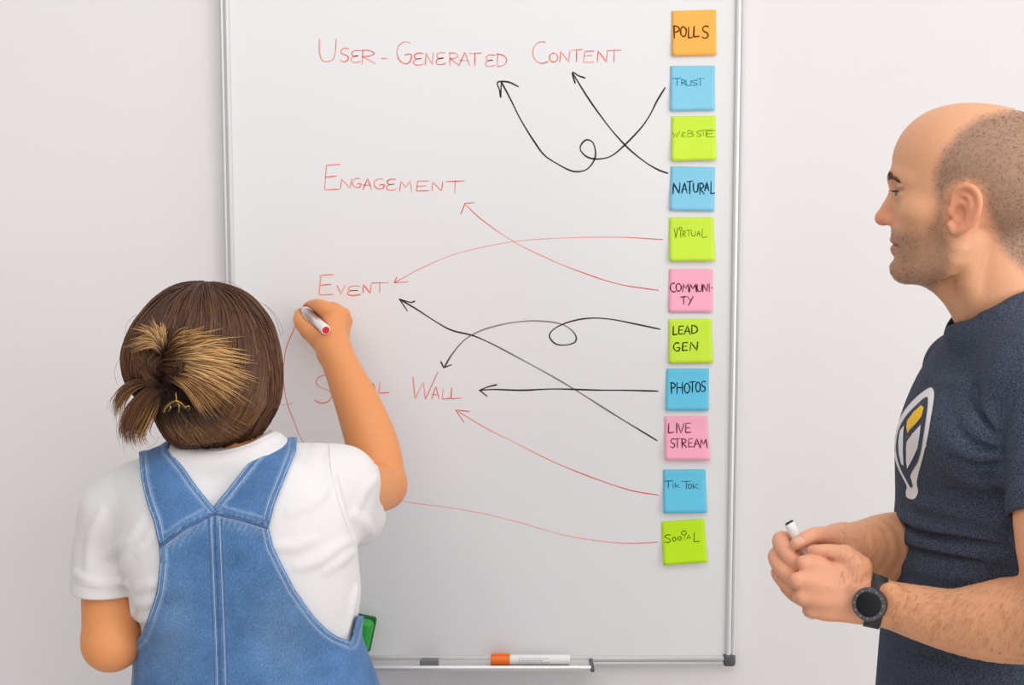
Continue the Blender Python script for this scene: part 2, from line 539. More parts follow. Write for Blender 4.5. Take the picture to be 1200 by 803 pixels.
def ink_mesh(lines, place, wd, th=0.0003, cols=None):
    """flat-topped ink strokes; place(px rows) -> points and outward normal; wd stroke width in metres"""
    V = []; Fc = []; C = []
    off = 0
    for li, ln in enumerate(lines):
        ln = np.asarray(ln, float)
        seg = [ln[0]]
        for a, b in zip(ln[:-1], ln[1:]):                       # even spacing
            m_ = max(1, int(np.hypot(*(b - a)) / 3.0))
            seg += [a + (b - a) * (i + 1) / m_ for i in range(m_)]
        p, nrm = place(np.array(seg))
        n_ = len(p)
        t = np.gradient(p, axis=0); t /= np.linalg.norm(t, axis=1)[:, None] + 1e-12
        sd = np.cross(t, nrm); sd /= np.linalg.norm(sd, axis=1)[:, None] + 1e-12
        wv = wd * (1 + 0.18 * np.sin(np.arange(n_) * 0.35 + li * 1.7)); wv[0] *= 0.75; wv[-1] *= 0.7
        h = wv[:, None] / 2
        top = p + nrm * th
        e0 = p[0] - t[0] * wd * 0.35; e1 = p[-1] + t[-1] * wd * 0.35
        p2 = p.copy(); p2[0] = e0; p2[-1] = e1
        ring = np.stack([p2 - sd * h, p2 - sd * h * 0.85 + nrm * th, p2 + sd * h * 0.85 + nrm * th, p2 + sd * h], 1)
        V.append(ring.reshape(-1, 3))
        i = np.arange(n_ - 1)[:, None] * 4; k = np.arange(3)[None]
        Fc.append(np.stack([i + k, i + k + 1, i + 4 + k + 1, i + 4 + k], -1).reshape(-1, 4) + off)
        if cols is not None:
            c = np.asarray(cols(li, np.linspace(0, 1, n_)), float)
            C.append(np.repeat(c, 4, axis=0))
        off += n_ * 4
    return mesh(np.vstack(V), np.vstack(Fc), False, np.vstack(C) if C else None)
def on_board(q):
    p = np.array([Q(x, y, YB) for x, y in q])
    return p, np.tile(np.array([0, -1.0, 0]), (len(p), 1))
m_red = material('faint_red_ink', srgb(236, 134, 122), rough=0.6, spec=0.2)
m_ink = material('dry_ink', (0, 0, 0), rough=0.6, spec=0.2, attr=True)
def word(spec):
    out = []
    for ch, x0, y0, x1, y1 in spec: out += letter(ch, x0, y0, x1, y1)
    return out
RED_T = [np.array(srgb(236, 106, 92)), np.array(srgb(242, 172, 162))]
def redcol(li, t):
    r_ = (0.5 + 0.5 * np.sin(li * 2.3 + t * 4))[:, None] * 0.75
    return RED_T[0] * (1 - r_) + RED_T[1] * r_
WORDS = {
    'User-Generated': [('U', 374, 46, 394, 72), ('S', 398.6, 56.6, 409.4, 72.6), ('e', 411.4, 59.4, 422, 73.4), ('R', 423.4, 58.6, 440, 75), ('-', 447, 67, 454, 70),
                       ('G', 465, 49.4, 482, 75), ('e', 484.6, 62, 496, 76), ('N', 498.6, 62, 508, 76), ('e', 511.4, 62, 522, 76), ('R', 526.6, 61.4, 538, 76.6),
                       ('A', 538, 61.4, 551, 76.6), ('T', 550, 62, 564, 77), ('e', 569, 64.6, 580, 78), ('D', 582, 63, 594, 78)],
    'Content': [('C', 624.2, 48.9, 642.6, 74.2), ('O', 643.7, 62.3, 653.8, 72.6), ('N', 656, 59.6, 668.3, 72.6), ('T', 669.5, 58.5, 681.8, 72.6), ('E', 684, 59.2, 696.4, 72.6),
                ('N', 699.7, 59.2, 712, 72.6), ('T', 712, 58.5, 727.7, 72.6)],
    'Engagement': [('E', 380, 193, 398, 223), ('N', 399, 210, 412, 221), ('G', 413, 209, 423, 220), ('A', 425, 209, 436, 222), ('G', 438, 210, 450, 222), ('e', 453, 210, 464, 223),
                   ('M', 468, 212, 482, 224), ('E', 488, 212, 503, 224), ('N', 506, 213, 519, 224), ('T', 523, 212, 544, 227)],
    'Event': [('E', 374, 322, 391, 346), ('V', 395, 334, 405, 344.4), ('e', 407, 335, 422, 346), ('N', 425, 333, 435, 344), ('T', 436, 331, 456, 344)],
    'Social': [('S', 369, 440, 391, 473), ('O', 393, 452, 405, 466), ('C', 407, 451, 417, 465), ('I', 421, 446, 428, 457), ('A', 432, 449, 442, 462), ('L', 444, 448, 456, 461)],
    'Wall': [('W', 484, 437, 513, 469), ('A', 506, 453, 515, 468), ('L', 518, 456, 528, 468), ('L', 528, 455, 541, 468)],
}
for wname, spec in WORDS.items():
    link('handwriting', ink_mesh(word(spec), on_board, 0.0019, cols=redcol), m_ink, board, 'red handwritten word ' + wname)
BLK = np.array(srgb(50, 46, 44)); GRY = np.array(srgb(150, 142, 138)); RD = np.array(srgb(228, 82, 68)); PK = np.array(srgb(244, 172, 162))
def ramp(stops):
    def f(li, t):
        if li > 0: t = np.full_like(t, 1.0)
        xs = [s[0] for s in stops]; cs = np.array([s[1] for s in stops])
        return np.stack([np.interp(t, xs, cs[:, k]) for k in range(3)], 1)
    return f
solid = lambda c: ramp([(0, c), (1, c)])
z54 = lambda pts: [(570 + x / 5.4545, 80 + y / 5.4545) for x, y in pts]
ARROWS = [
    ('black looping arrow pointing to the word Generated', 0.0026, ramp([(0, BLK), (0.5, BLK * 1.6), (1, BLK)]),
     [z54([(1142, 125), (1090, 210), (1050, 290), (990, 380), (885, 490), (800, 560), (720, 580), (650, 570), (605, 530), (605, 490), (640, 458), (680, 475), (697, 530), (690, 585),
           (650, 640), (600, 660), (540, 655), (460, 615), (370, 555), (300, 460), (220, 330), (150, 190), (98, 92)]),
      z54([(92, 185), (84, 140), (72, 90), (140, 88), (205, 118)]), z54([(92, 183), (95, 94)])]),
    ('black arrow pointing to the word Content', 0.0026, solid(BLK),
     [z54([(1160, 672), (1100, 650), (1030, 610), (950, 550), (885, 490), (800, 395), (720, 290), (640, 175), (550, 28)]), z54([(567, 95), (550, 28), (590, 48), (630, 62)])]),
    ('thin red arrow curving to the word Event', 0.0015, ramp([(0, RD), (0.25, PK), (0.8, PK), (1, RD)]),
     [[(777, 280.8), (725, 278), (662.5, 278.8), (600, 283.3), (537.5, 296.7), (495.8, 313.3), (463, 331)], [(465, 325), (462, 331.6)], [(462, 331.6), (478, 330.4)]]),
    ('thin red arrow pointing to the word Engagement', 0.0016, ramp([(0, RD), (0.3, RD), (0.7, PK), (1, RD)]),
     [[(771.7, 340.4), (725, 333), (683, 319.6), (641.7, 303), (600, 282), (566.7, 259), (545, 239.6)], [(540, 251), (545, 238.4)], [(545, 238.4), (556, 237.6)]]),
    ('dark arrow with a loop curving down to the word Wall', 0.0024, ramp([(0, BLK), (0.2, BLK * 1.8), (0.5, BLK * 1.5), (0.62, GRY), (0.85, GRY), (1, BLK)]),
     [[(773.4, 385.9), (747, 380.3), (715.6, 374.2), (690.9, 373), (668.5, 376.9), (650.5, 384.8), (643.8, 393.7), (650.5, 402.7), (661.7, 404.5), (673, 401.6), (675.2, 394.8),
       (668.5, 385.9), (655, 379), (630, 376.2), (610, 377), (590, 380), (565, 387), (545, 398), (530, 415), (521, 430)], [(516.6, 424), (520, 431)], [(520, 431), (529, 427.6)]]),
    ('straight black arrow pointing left to the word Wall', 0.0025, solid(BLK),
     [[(771, 458.5), (735, 457.6), (700, 457.3), (650, 456), (612, 457.5), (580, 456.6), (563, 457.5)], [(582, 451), (572, 453.5), (562, 457.6)], [(562, 457.6), (570.6, 464.4)]]),
    ('long black diagonal arrow pointing up to the word Event', 0.0024, ramp([(0, BLK), (0.25, GRY * 0.6), (0.55, GRY), (0.72, BLK), (1, BLK)]),
     [[(770, 516.5), (720, 486), (675, 457.5), (640, 437), (590, 410), (570, 400), (553, 393), (529, 387), (509, 376), (489, 363), (468, 350.5)],
      [(486, 353), (481, 354.4), (468, 350.6)], [(468, 350.6), (477.4, 364.4)]]),
    ('red arrow rising left to below the word Wall', 0.0017, ramp([(0, RD), (0.3, RD), (0.75, PK), (1, RD)]),
     [[(772, 580.5), (740, 575), (700, 562), (650, 542), (600, 517), (570, 502), (537, 482.5)], [(550, 482.4), (534, 480.6)], [(534, 480.6), (544, 495.6)]]),
    ('faint red curve running behind the writer to the pen tip', 0.0015, ramp([(0, RD), (0.15, PK), (0.6, PK), (1, RD * 0.8 + PK * 0.2)]),
     [[(771, 635.5), (740, 637), (710, 635), (660, 627), (600, 610), (540, 597), (470, 587), (420, 572), (380, 548), (355, 518), (345, 495), (336, 470), (332, 440), (335, 410), (345, 385), (355, 364)]]),
]
for lab, wd, cf, lines in ARROWS:
    lines = [spl(ln, 6) if len(ln) > 2 else np.array(ln) for ln in lines]
    link('drawn_arrow', ink_mesh(lines, on_board, wd, 0.00025 if 'red' in lab else 0.0004, cf), m_ink, board, lab)

# ------------------------------------------------------------------ sticky notes
def zz(s, ox, oy): return lambda L: [(c, ox + a / s, oy + b / s, ox + x / s, oy + y / s) for c, a, b, x, y in L]
Z1 = zz(11.47, 775, 0); Z2 = zz(12.36, 775, 70); Z3 = zz(12.36, 775, 130); Z4 = zz(12.36, 775, 190); Z5 = zz(12.36, 775, 250)
Z6 = zz(3.645, 760, 240); Z7 = zz(3.49, 760, 450); Z8 = zz(12.36, 765, 540); Z9 = zz(12.36, 765, 600)
C_OR, C_BL, C_GR, C_PK = srgb(255, 184, 90), srgb(138, 206, 234), srgb(206, 238, 72), srgb(255, 178, 202)
C_BL2, C_GR2 = srgb(108, 204, 236), srgb(196, 240, 40)
m_note = {}
for k_, c_ in (('orange', C_OR), ('blue', C_BL), ('lime', C_GR), ('pink', C_PK), ('deep_blue', C_BL2), ('deep_lime', C_GR2)):
    m_note[k_] = material(k_ + '_note_paper', c_, rough=0.8, spec=0.15, var=0.015, vscale=40)
def pen(c): return material('note_ink', srgb(*c), rough=0.7, spec=0.1)
NOTES = [
    ('orange', 'orange sticky note reading POLLS at the top of the column of notes', ((787, 13), (839, 11.5), (839, 65), (787, 66)), (112, 58, 12), 0.0026, 0.004,
     Z1([('P', 165, 345, 248, 515), ('O', 258, 360, 338, 490), ('L', 360, 365, 415, 510), ('L', 430, 360, 505, 500), ('S', 545, 345, 630, 510)])),
    ('blue', 'blue sticky note reading TRUST just below the orange note', ((785.5, 77.4), (837.7, 77.1), (837, 129.5), (785, 130.3)), (40, 120, 150), 0.0014, 0.004,
     Z2([('T', 165, 268, 290, 380), ('R', 285, 290, 355, 375), ('U', 355, 300, 430, 380), ('S', 430, 300, 525, 375), ('T', 510, 270, 620, 385)])),
    ('lime', 'lime green sticky note with thin faint lettering WEBSITE', ((786.7, 136.5), (838.5, 136), (838.5, 187.8), (786.3, 189)), (130, 160, 20), 0.0013, 0.006,
     Z3([('W', 170, 290, 270, 385), ('e', 290, 315, 345, 382), ('B', 375, 285, 465, 380), ('S', 505, 295, 585, 370), ('I', 600, 300, 612, 362), ('T', 565, 276, 740, 370), ('E', 650, 290, 775, 380)])),
    ('blue', 'blue sticky note with bold lettering NATURAL', ((786, 195), (838, 196), (836.5, 247.6), (784.3, 246.6)), (20, 70, 90), 0.0025, 0.004,
     Z4([('N', 165, 300, 270, 460), ('A', 295, 300, 375, 450), ('T', 370, 275, 450, 460), ('U', 460, 310, 530, 435), ('R', 550, 300, 615, 465), ('A', 625, 295, 685, 415), ('L', 710, 285, 765, 460)])),
    ('lime', 'lime green sticky note reading VIRTUAL', ((784, 255), (836, 254.7), (837.3, 305.8), (784, 306.2)), (110, 140, 16), 0.0014, 0.007,
     Z5([('V', 185, 210, 235, 360), ('I', 268, 255, 286, 345), ('o', 255, 200, 298, 243), ('R', 305, 250, 350, 340), ('T', 360, 240, 430, 335), ('U', 430, 260, 490, 330), ('A', 510, 250, 560, 330), ('L', 580, 220, 660, 350)])),
    ('pink', 'pink sticky note reading COMMUNITY over two lines', ((784, 315.4), (835.4, 315.4), (834.6, 366), (783.3, 366)), (92, 26, 52), 0.0020, 0.003,
     Z6([('C', 92, 335, 115, 372), ('O', 117, 338, 140, 370), ('M', 145, 338, 172, 372), ('M', 176, 338, 205, 372), ('U', 207, 340, 228, 370), ('N', 231, 338, 252, 372), ('I', 256, 338, 262, 372),
         ('-', 267, 349, 273, 362), ('T', 137, 392, 160, 425), ('Y', 165, 392, 190, 428)])),
    ('lime', 'lime green sticky note reading LEAD GEN', ((783.3, 374), (834, 373.6), (835, 425), (783.3, 425.7)), (46, 60, 8), 0.0022, 0.005,
     Z6([('L', 104, 518, 122, 555), ('E', 128, 518, 148, 552), ('A', 152, 518, 178, 555), ('D', 184, 515, 208, 550), ('G', 106, 590, 132, 625), ('E', 142, 588, 165, 622), ('N', 175, 585, 208, 622)])),
    ('deep_blue', 'blue sticky note reading PHOTOS', ((780.8, 432), (830.8, 432), (829.6, 480.7), (779.5, 480.7)), (14, 44, 58), 0.0022, 0.005,
     [('P', 786, 448, 791.5, 461), ('H', 793, 448, 800, 461), ('O', 801.5, 449, 808, 460), ('T', 807.5, 447, 815, 460), ('O', 815, 448, 820.5, 459), ('S', 821.5, 447, 826.5, 459)]),
    ('pink', 'pink sticky note reading LIVE STREAM', ((778.6, 488), (829.3, 488), (831, 538.8), (778.6, 538.3)), (110, 36, 70), 0.0020, 0.008,
     Z7([('L', 80, 162, 102, 200), ('I', 111, 160, 117, 200), ('V', 120, 160, 145, 200), ('E', 150, 160, 172, 198), ('S', 88, 222, 106, 258), ('T', 104, 222, 128, 258), ('R', 133, 222, 152, 258),
         ('E', 160, 222, 178, 256), ('A', 182, 222, 206, 256), ('M', 208, 222, 234, 258)])),
    ('deep_blue', 'blue sticky note second from the bottom, with thin slanted lettering in two short words', ((777, 550.5), (826.6, 550), (827.7, 600), (777, 600.5)), (14, 70, 96), 0.0014, 0.008,
     Z8([('T', 165, 290, 285, 390), ('i', 285, 305, 300, 400), ('k', 320, 320, 385, 385), ('T', 415, 293, 550, 410), ('O', 505, 335, 560, 395), ('K', 575, 330, 670, 405)])),
    ('deep_lime', 'lime green sticky note reading SOCIAL, lowest in the column', ((775, 611.3), (825.3, 608), (828, 657.6), (777, 661.2)), (60, 84, 8), 0.0014, 0.009,
     Z9([('S', 170, 330, 260, 440), ('O', 280, 365, 330, 420), ('O', 355, 355, 410, 405), ('I', 448, 340, 462, 395), ('o', 412, 275, 480, 332), ('A', 490, 330, 545, 390), ('L', 585, 300, 665, 430)])),
]
for colr, lab, quad, pc, pw, curl, letters in NOTES:
    q4 = [Q(x, y, YB) for x, y in quad]
    cen = sum(q4) / 4
    note = empty('sticky_note', (cen[0], YB - 0.001, cen[2]), lab, 'sticky note', 'sticky notes down the right side of the whiteboard')
    def npt(u, v, lift=0.0, q4=q4, curl=curl):
        p = (q4[0] * (1 - u) + q4[1] * u) * (1 - v) + (q4[3] * (1 - u) + q4[2] * u) * v
        g = max(0.0, v - 0.22) / 0.78
        return p + np.array([0, -0.0009 - curl * (g ** 1.6) * (0.8 + 0.35 * abs(u - 0.45)) - lift, 0])
    n = 12
    V = []; Fc = []
    for s_, lift in enumerate((0.0, 0.0004)):
        for j in range(n + 1):
            for i in range(n + 1): V.append(npt(i / n, j / n, lift))
    M_ = (n + 1) ** 2
    for j in range(n):
        for i in range(n):
            a = j * (n + 1) + i
            Fc.append((a, a + 1, a + n + 2, a + n + 1)); Fc.append((M_ + a, M_ + a + n + 1, M_ + a + n + 2, M_ + a + 1))
    rim = [i for i in range(n)] + [j * (n + 1) + n for j in range(n)] + [n * (n + 1) + n - i for i in range(n)] + [(n - j) * (n + 1) for j in range(n)]
    for a, b in zip(rim, rim[1:] + rim[:1]): Fc.append((a, M_ + a, M_ + b, b))
    link('note_sheet', mesh(V, Fc, True), m_note[colr], note)
    qa, qb, qc, qd = [np.array(x, float) for x in quad]
    def place(q, npt=npt, qa=qa, qb=qb, qd=qd):
        A_ = np.column_stack([qb - qa, qd - qa]); uv = np.linalg.solve(A_, (q - qa).T).T
        p = np.array([npt(min(1, max(0, u)), min(1, max(0, v)), 0.00045) for u, v in uv])
        return p, np.tile(np.array([0, -1.0, 0]), (len(p), 1))
    link('handwriting', ink_mesh(word(letters), place, pw, 0.0002), pen(pc), note, 'dark handwriting on the note')

# ------------------------------------------------------------------ eraser and pens
m_green = material('green_plastic', srgb(30, 168, 52), rough=0.35, spec=0.5)
m_dgreen = material('dark_green_felt', srgb(12, 96, 34), rough=0.8)
c = Q(419, 744, -0.04)
er = empty('board_eraser', c, 'green magnetic board eraser stuck to the whiteboard beside the blue overalls', 'eraser')
rot = Matrix.Rotation(math.radians(12), 3, 'Y')
bm = bmesh.new(); box_bm(bm, c + np.array([-0.024, -0.012, -0.029]), c + np.array([0.024, 0.014, 0.029]), 0.009, rot, Vector(c), seg=4)
link('handle_block', bm_mesh(bm, True), m_green, er)
bm = bmesh.new(); box_bm(bm, c + np.array([-0.0265, 0.012, -0.0315]), c + np.array([0.0265, 0.0215, 0.0315]), 0.004, rot, Vector(c), seg=3)
link('felt_pad', bm_mesh(bm, True), m_dgreen, er, 'dark green felt pad')

def lathe(a, b, prof, sides=28):
    """prof rows (t along a->b in metres, radius)"""
    a = np.asarray(a, float); b = np.asarray(b, float)
    ax = (b - a) / np.linalg.norm(b - a)
    u = np.cross(ax, [0.2, 0.3, 0.93]); u /= np.linalg.norm(u); v = np.cross(ax, u)
    ang = np.arange(sides) * 2 * math.pi / sides
    V = []; Fc = []
    for t, r in prof:
        for k in ang: V.append(a + ax * t + r * (math.cos(k) * u + math.sin(k) * v))
    n = len(prof)
    for i in range(n - 1):
        for k in range(sides):
            k2 = (k + 1) % sides
            Fc.append((i * sides + k, i * sides + k2, (i + 1) * sides + k2, (i + 1) * sides + k))
    Fc.append(tuple(range(sides))[::-1]); Fc.append(tuple((n - 1) * sides + k for k in range(sides)))
    bm_ = bmesh.new(); me_ = bpy.data.meshes.new('m'); me_.from_pydata([tuple(x) for x in V], [], Fc); bm_.from_mesh(me_)
    me_ = bm_mesh(bm_, True)
    try: me_.set_sharp_from_angle(angle=math.radians(40))
    except Exception: pass
    return me_
m_penw = material('white_pen_plastic', srgb(242, 241, 240), rough=0.35, spec=0.5)
m_orange = material('orange_pen_cap', srgb(255, 120, 26), rough=0.4)
m_redcap = material('red_pen_plug', srgb(222, 14, 34), rough=0.4)
m_print = material('grey_pen_print', srgb(168, 170, 176), rough=0.6)
m_black = material('black_plastic', srgb(26, 26, 28), rough=0.4)
# pen lying on the tray
rp = 0.0082
pa = np.array([Q(575, 778, -0.05)[0], -0.047, ZL + 0.003 + rp]); pb = np.array([Q(668, 778, -0.05)[0], -0.047, pa[2]])
pen_o = empty('marker_pen', (pa + pb) / 2, 'white marker pen with orange cap lying on the pen tray', 'marker')
Lp = pb[0] - pa[0]
link('cap', lathe(pa, pb, [(0, 0.0078), (0.001, 0.0088), (0.032, 0.0090), (0.033, 0.0085)]), m_orange, pen_o, 'orange cap')
bm = bmesh.new(); box_bm(bm, pa + np.array([0.002, -0.004, 0.0075]), pa + np.array([0.0335, 0.004, 0.0108]), 0.001)
link('cap_clip', bm_mesh(bm), m_orange, pen_o, 'orange clip of the cap')
link('barrel', lathe(pa, pb, [(0.030, 0.0080), (0.033, rp), (Lp - 0.002, rp), (Lp, 0.0070)]), m_penw, pen_o)
V = []; Fc = []
for row, zt in enumerate((0.0042, 0.0008, -0.0028)):
    x = pa[0] + 0.048
    for k in range(9 if row != 1 else 7):
        ln = RNG.uniform(0.0035, 0.0062)
        y = pa[1] - math.sqrt((rp + 0.0002) ** 2 - zt ** 2)
        o_ = len(V)
        V += [(x, y, pa[2] + zt - 0.0006), (x + ln, y, pa[2] + zt - 0.0006), (x + ln, y, pa[2] + zt + 0.0006), (x, y, pa[2] + zt + 0.0006)]
        Fc.append((o_, o_ + 1, o_ + 2, o_ + 3)); x += ln + 0.0012
link('barrel_print', mesh(V, Fc, False), m_print, pen_o, 'faint grey lines of print')
# ------------------------------------------------------------------ people: shared head
class Frame:
    """head-local drawing frame: lx to the back, ly down, lz to the side, one unit about a millimetre"""
    def __init__(s, O, fwd, side, up, k, kx=None):
        s.O = np.asarray(O, float); s.k = k; s.kx = kx or k
        s.fwd = np.asarray(fwd, float); s.side = np.asarray(side, float); s.up = np.asarray(up, float)
        s.R = np.array([-s.fwd, -s.up, s.side])
    def __call__(s, lx, ly, lz=0.0):
        return s.O - s.fwd * (lx - 1110) * s.kx - s.up * (ly - 240) * s.k + s.side * lz * s.k
    def loc(s, p):
        q = (p - s.O) @ s.R.T
        return np.stack([q[:, 0] / s.kx + 1110, q[:, 1] / s.k + 240, q[:, 2] / s.k], 1)
    def ell(s, c, r, rot=None):
        R = s.R if rot is None else rot @ s.R
        return s_ell(s(*c), np.array([r[0] * s.kx, r[1] * s.k, r[2] * s.k]), R)
    def poly(s, pts, r, sub=0):
        return s_poly([s(*p) for p in pts], np.asarray(r, float) * s.k, sub)
def head_items(f, fem=False):
    k = f.k
    I = []
    I.append(U(f.ell((1144, 204, 0), (95, 80, 73)), .004))
    I.append(U(f.ell((1109, 186, 0), (62, 56, 60)), 22 * k))
    I.append(U(f.ell((1098, 243, 0), (51, 66, 58)), 20 * k))
    I.append(U(f.ell((1086, 270, 0), (40, 42, 41)), 14 * k))
    for s in (-1, 1):
        I.append(U(f.poly([(1068, 312, 8 * s), (1088, 314, 30 * s), (1118, 298, 50 * s), (1126, 262, 58 * s)], [16, 17, 17, 13], 3), 18 * k))
        I.append(U(f.ell((1076, 247, 42 * s), (18, 14, 16)), 16 * k))
    I.append(U(f.ell((1097, 292, 0), (40, 36, 44)), 16 * k))
    I.append(U(f.poly([(1063, 315, -7), (1063, 315, 7)], [17 if not fem else 14] * 2), 9 * k))
    I.append(SUB(f.ell((1041, 303, 0), (8, 4.5, 24)), 7 * k))
    for s in (-1, 1):       # brow ridge, sockets
        I.append(U(f.poly([(1049, 209, 5 * s), (1055, 206, 24 * s), (1070, 212, 42 * s)], [8.5, 9, 8], 3), 10 * k))
        I.append(SUB(f.ell((1042, 226, 32 * s), (13, 10, 15)), 12 * k))
    # nose
    I.append(U(f.poly([(1055, 219, 0), (1045.5, 237, 0), (1036, 253, 0)], [8.5, 9.5, 9.5], 3), 8 * k))
    I.append(U(f.ell((1033.5, 256.5, 0), (9.2, 7.8, 9)), 5 * k))
    for s in (-1, 1):
        I.append(U(f.ell((1044, 258, 11 * s), (8.5, 6.5, 6)), 5 * k))
        I.append(SUB(f.ell((1039, 265, 6 * s), (4.5, 3, 3)), 2 * k))
    # mouth
    I.append(U(f.poly([(1060, 284, -20), (1051.5, 282, -9), (1050, 281.5, 0), (1051.5, 282, 9), (1060, 284, 20)], [3, 5, 5.5, 5, 3], 3), 6 * k))
    I.append(U(f.poly([(1060, 289, -19), (1052.5, 292, -9), (1051, 292.5, 0), (1052.5, 292, 9), (1060, 289, 19)], [3, 5.4, 6.2, 5.4, 3], 3), 5 * k))
    I.append(SUB(f.poly([(1060, 287.5, -25), (1050, 286.8, -12), (1044.5, 286.8, 0), (1050, 286.8, 12), (1060, 287.5, 25)], 2.0 * np.ones(5), 3), 2 * k))
    # eyelids with an open slit
    for s in (-1, 1):
        I.append(U(f.ell((1061, 226, 31 * s), (13.2, 12.5, 13.5)), 3 * k))
        I.append(SUB(f.ell((1049.5, 226.8, 30 * s), (7.5, 3.0, 11)), 1.0 * k))
    # ears
    for s in (-1, 1):
        a = math.radians(24)
        rot = np.array([[math.cos(a), 0, s * math.sin(a)], [0, 1, 0], [-s * math.sin(a), 0, math.cos(a)]])
        z = lambda x: s * (67 + (x - 1112) * 0.42)
        I.append(U(f.ell((1130, 245, z(1130) - s * 1), (17, 24, 4.5), rot), 3 * k))
        rim = [(1116, 243), (1117, 230), (1124, 222), (1134, 221), (1142, 227), (1145.5, 238), (1143, 252), (1136, 262), (1127, 269), (1119, 270), (1114, 263)]
        I.append(U(f.poly([(x, y, z(x) + s * 1.5) for x, y in rim], [3.6, 3.6, 4, 4.2, 4.2, 4, 4, 4, 5, 5, 4.5], 3), 3 * k))
        I.append(SUB(f.ell((1127, 233, z(1127) + s * 6), (8, 5.5, 5)), 2 * k))
        I.append(SUB(f.ell((1123.5, 250, z(1124) + s * 5), (7.5, 9.5, 7.5)), 2 * k))
        I.append(U(f.poly([(1126, 230, z(1126) + s * 2), (1134, 233, z(1134) + s * 2.5), (1137, 245, z(1137) + s * 2.5), (1132, 257, z(1132) + s * 2)], [1.5, 2.6, 2.8, 2.2], 3), 2 * k))
        I.append(U(f.ell((1114, 248, s * 70), (4.5, 6, 4)), 2.5 * k))
    return I
def smooth01(d, a, b):
    t = np.clip((d - a) / (b - a), 0, 1)
    return t * t * (3 - 2 * t)
m_eye = material('eye_surface', (1, 1, 1), rough=0.15, spec=0.6, attr=True)
def eyeball(f, s, look, parent, iris=(0.13, 0.07, 0.035)):
    bm = bmesh.new(); bmesh.ops.create_uvsphere(bm, u_segments=28, v_segments=20, radius=1.0)
    co = np.array([v.co[:] for v in bm.verts]); fcs = [tuple(v.index for v in fc.verts) for fc in bm.faces]; bm.free()
    look = np.asarray(look, float) / np.linalg.norm(look)
    dt = co @ look
    cols = np.where(dt[:, None] > 0.955, 0.01, np.where(dt[:, None] > 0.80, np.array(iris), np.array((0.42, 0.37, 0.34))))
    r = 11.8 * f.k * (1 + 0.05 * smooth01(dt, 0.80, 1.0))
    return link('eye', mesh(f(1061, 226, 31 * s) + co * r[:, None], fcs, True, cols), m_eye, parent)
# ------------------------------------------------------------------ the standing man
DM = 1.63
O_ = P(1110, 240, DM)
rr = ray(1110, 240); rr[2] = 0; rr /= np.linalg.norm(rr)
fM = Frame(O_, np.array([-rr[1], rr[0], 0.0]), -rr, (0, 0, 1), DM / FPX, DM / FPX * 0.95)
man = empty('person', (P(1180, 500, 1.66)[0], P(1180, 500, 1.66)[1], 0.0),
            'man in a dark navy t-shirt with shaved hair, seen in profile with hands together', 'person')
def ch(pts, sub=3):
    """limb: rows px, py, depth, radius in px"""
    return s_poly([P(a, b, d) for a, b, d, r in pts], [S(r, d) for a, b, d, r in pts], sub)
# --- torso sections from the visible front contour
def man_secs(rows, off=0.0):
    out = []
    yc = P(1180, 500, 1.66)[1]
    for py, px, a, b in rows:
        z = P(px, py, 1.66)[2]
        den = FWD[1] + UPV[1] * (401.5 - py) / FPX
        m_ = (px - 600) / FPX / den
        X = m_ * (yc - CAM[1])
        Xc = X + math.sqrt(a * a + m_ * m_ * b * b)
        out.append((z, Xc, yc, a + off, b + off))
    return out
MROWS = [(372, 1128, .070, .110), (400, 1108, .088, .150), (441, 1080, .108, .175), (470, 1067, .118, .185), (500, 1056, .126, .188), (530, 1049, .130, .188), (555, 1050, .127, .185),
         (585, 1050, .124, .18), (600, 1051, .123, .175), (640, 1046, .120, .168), (680, 1041, .119, .165), (740, 1034, .120, .167), (803, 1029, .124, .17), (900, 1022, .13, .178), (1010, 1020, .135, .185)]
neck_m = s_poly([P(1152, 290, 1.64), P(1166, 345, 1.645), P(1180, 392, 1.65)], [S(48, 1.64), S(53, 1.64), S(52, 1.65)])
I = head_items(fM)
I.append(U(neck_m, .022))
I.append(U(ch([(1092, 318, 1.635, 16), (1116, 345, 1.635, 14), (1140, 376, 1.64, 12)]), .016))
I.append(U(ch([(1140, 285, 1.588, 12), (1134, 330, 1.60, 11), (1140, 376, 1.63, 9)]), .014))       # neck tendon
I.append(U(ch([(1186, 400, 1.65, 50), (1192, 470, 1.66, 80), (1190, 640, 1.66, 90)]), .02))          # chest inside the shirt
# near (left) arm
ARM_N = [(1218, 440, 1.50, 50), (1236, 560, 1.45, 50), (1240, 640, 1.43, 47), (1258, 733, 1.405, 46)]
I.append(U(ch([(1185, 440, 1.60, 60), (1218, 440, 1.50, 48)]), .02))
I.append(U(ch(ARM_N), .01))
I.append(U(ch([(1262, 733, 1.405, 47), (1200, 727, 1.46, 51), (1160, 729, 1.482, 46), (1120, 728, 1.505, 37.5), (1080, 719, 1.53, 32.5), (1050, 711, 1.545, 28.5), (1020, 704, 1.555, 27)]), .02))
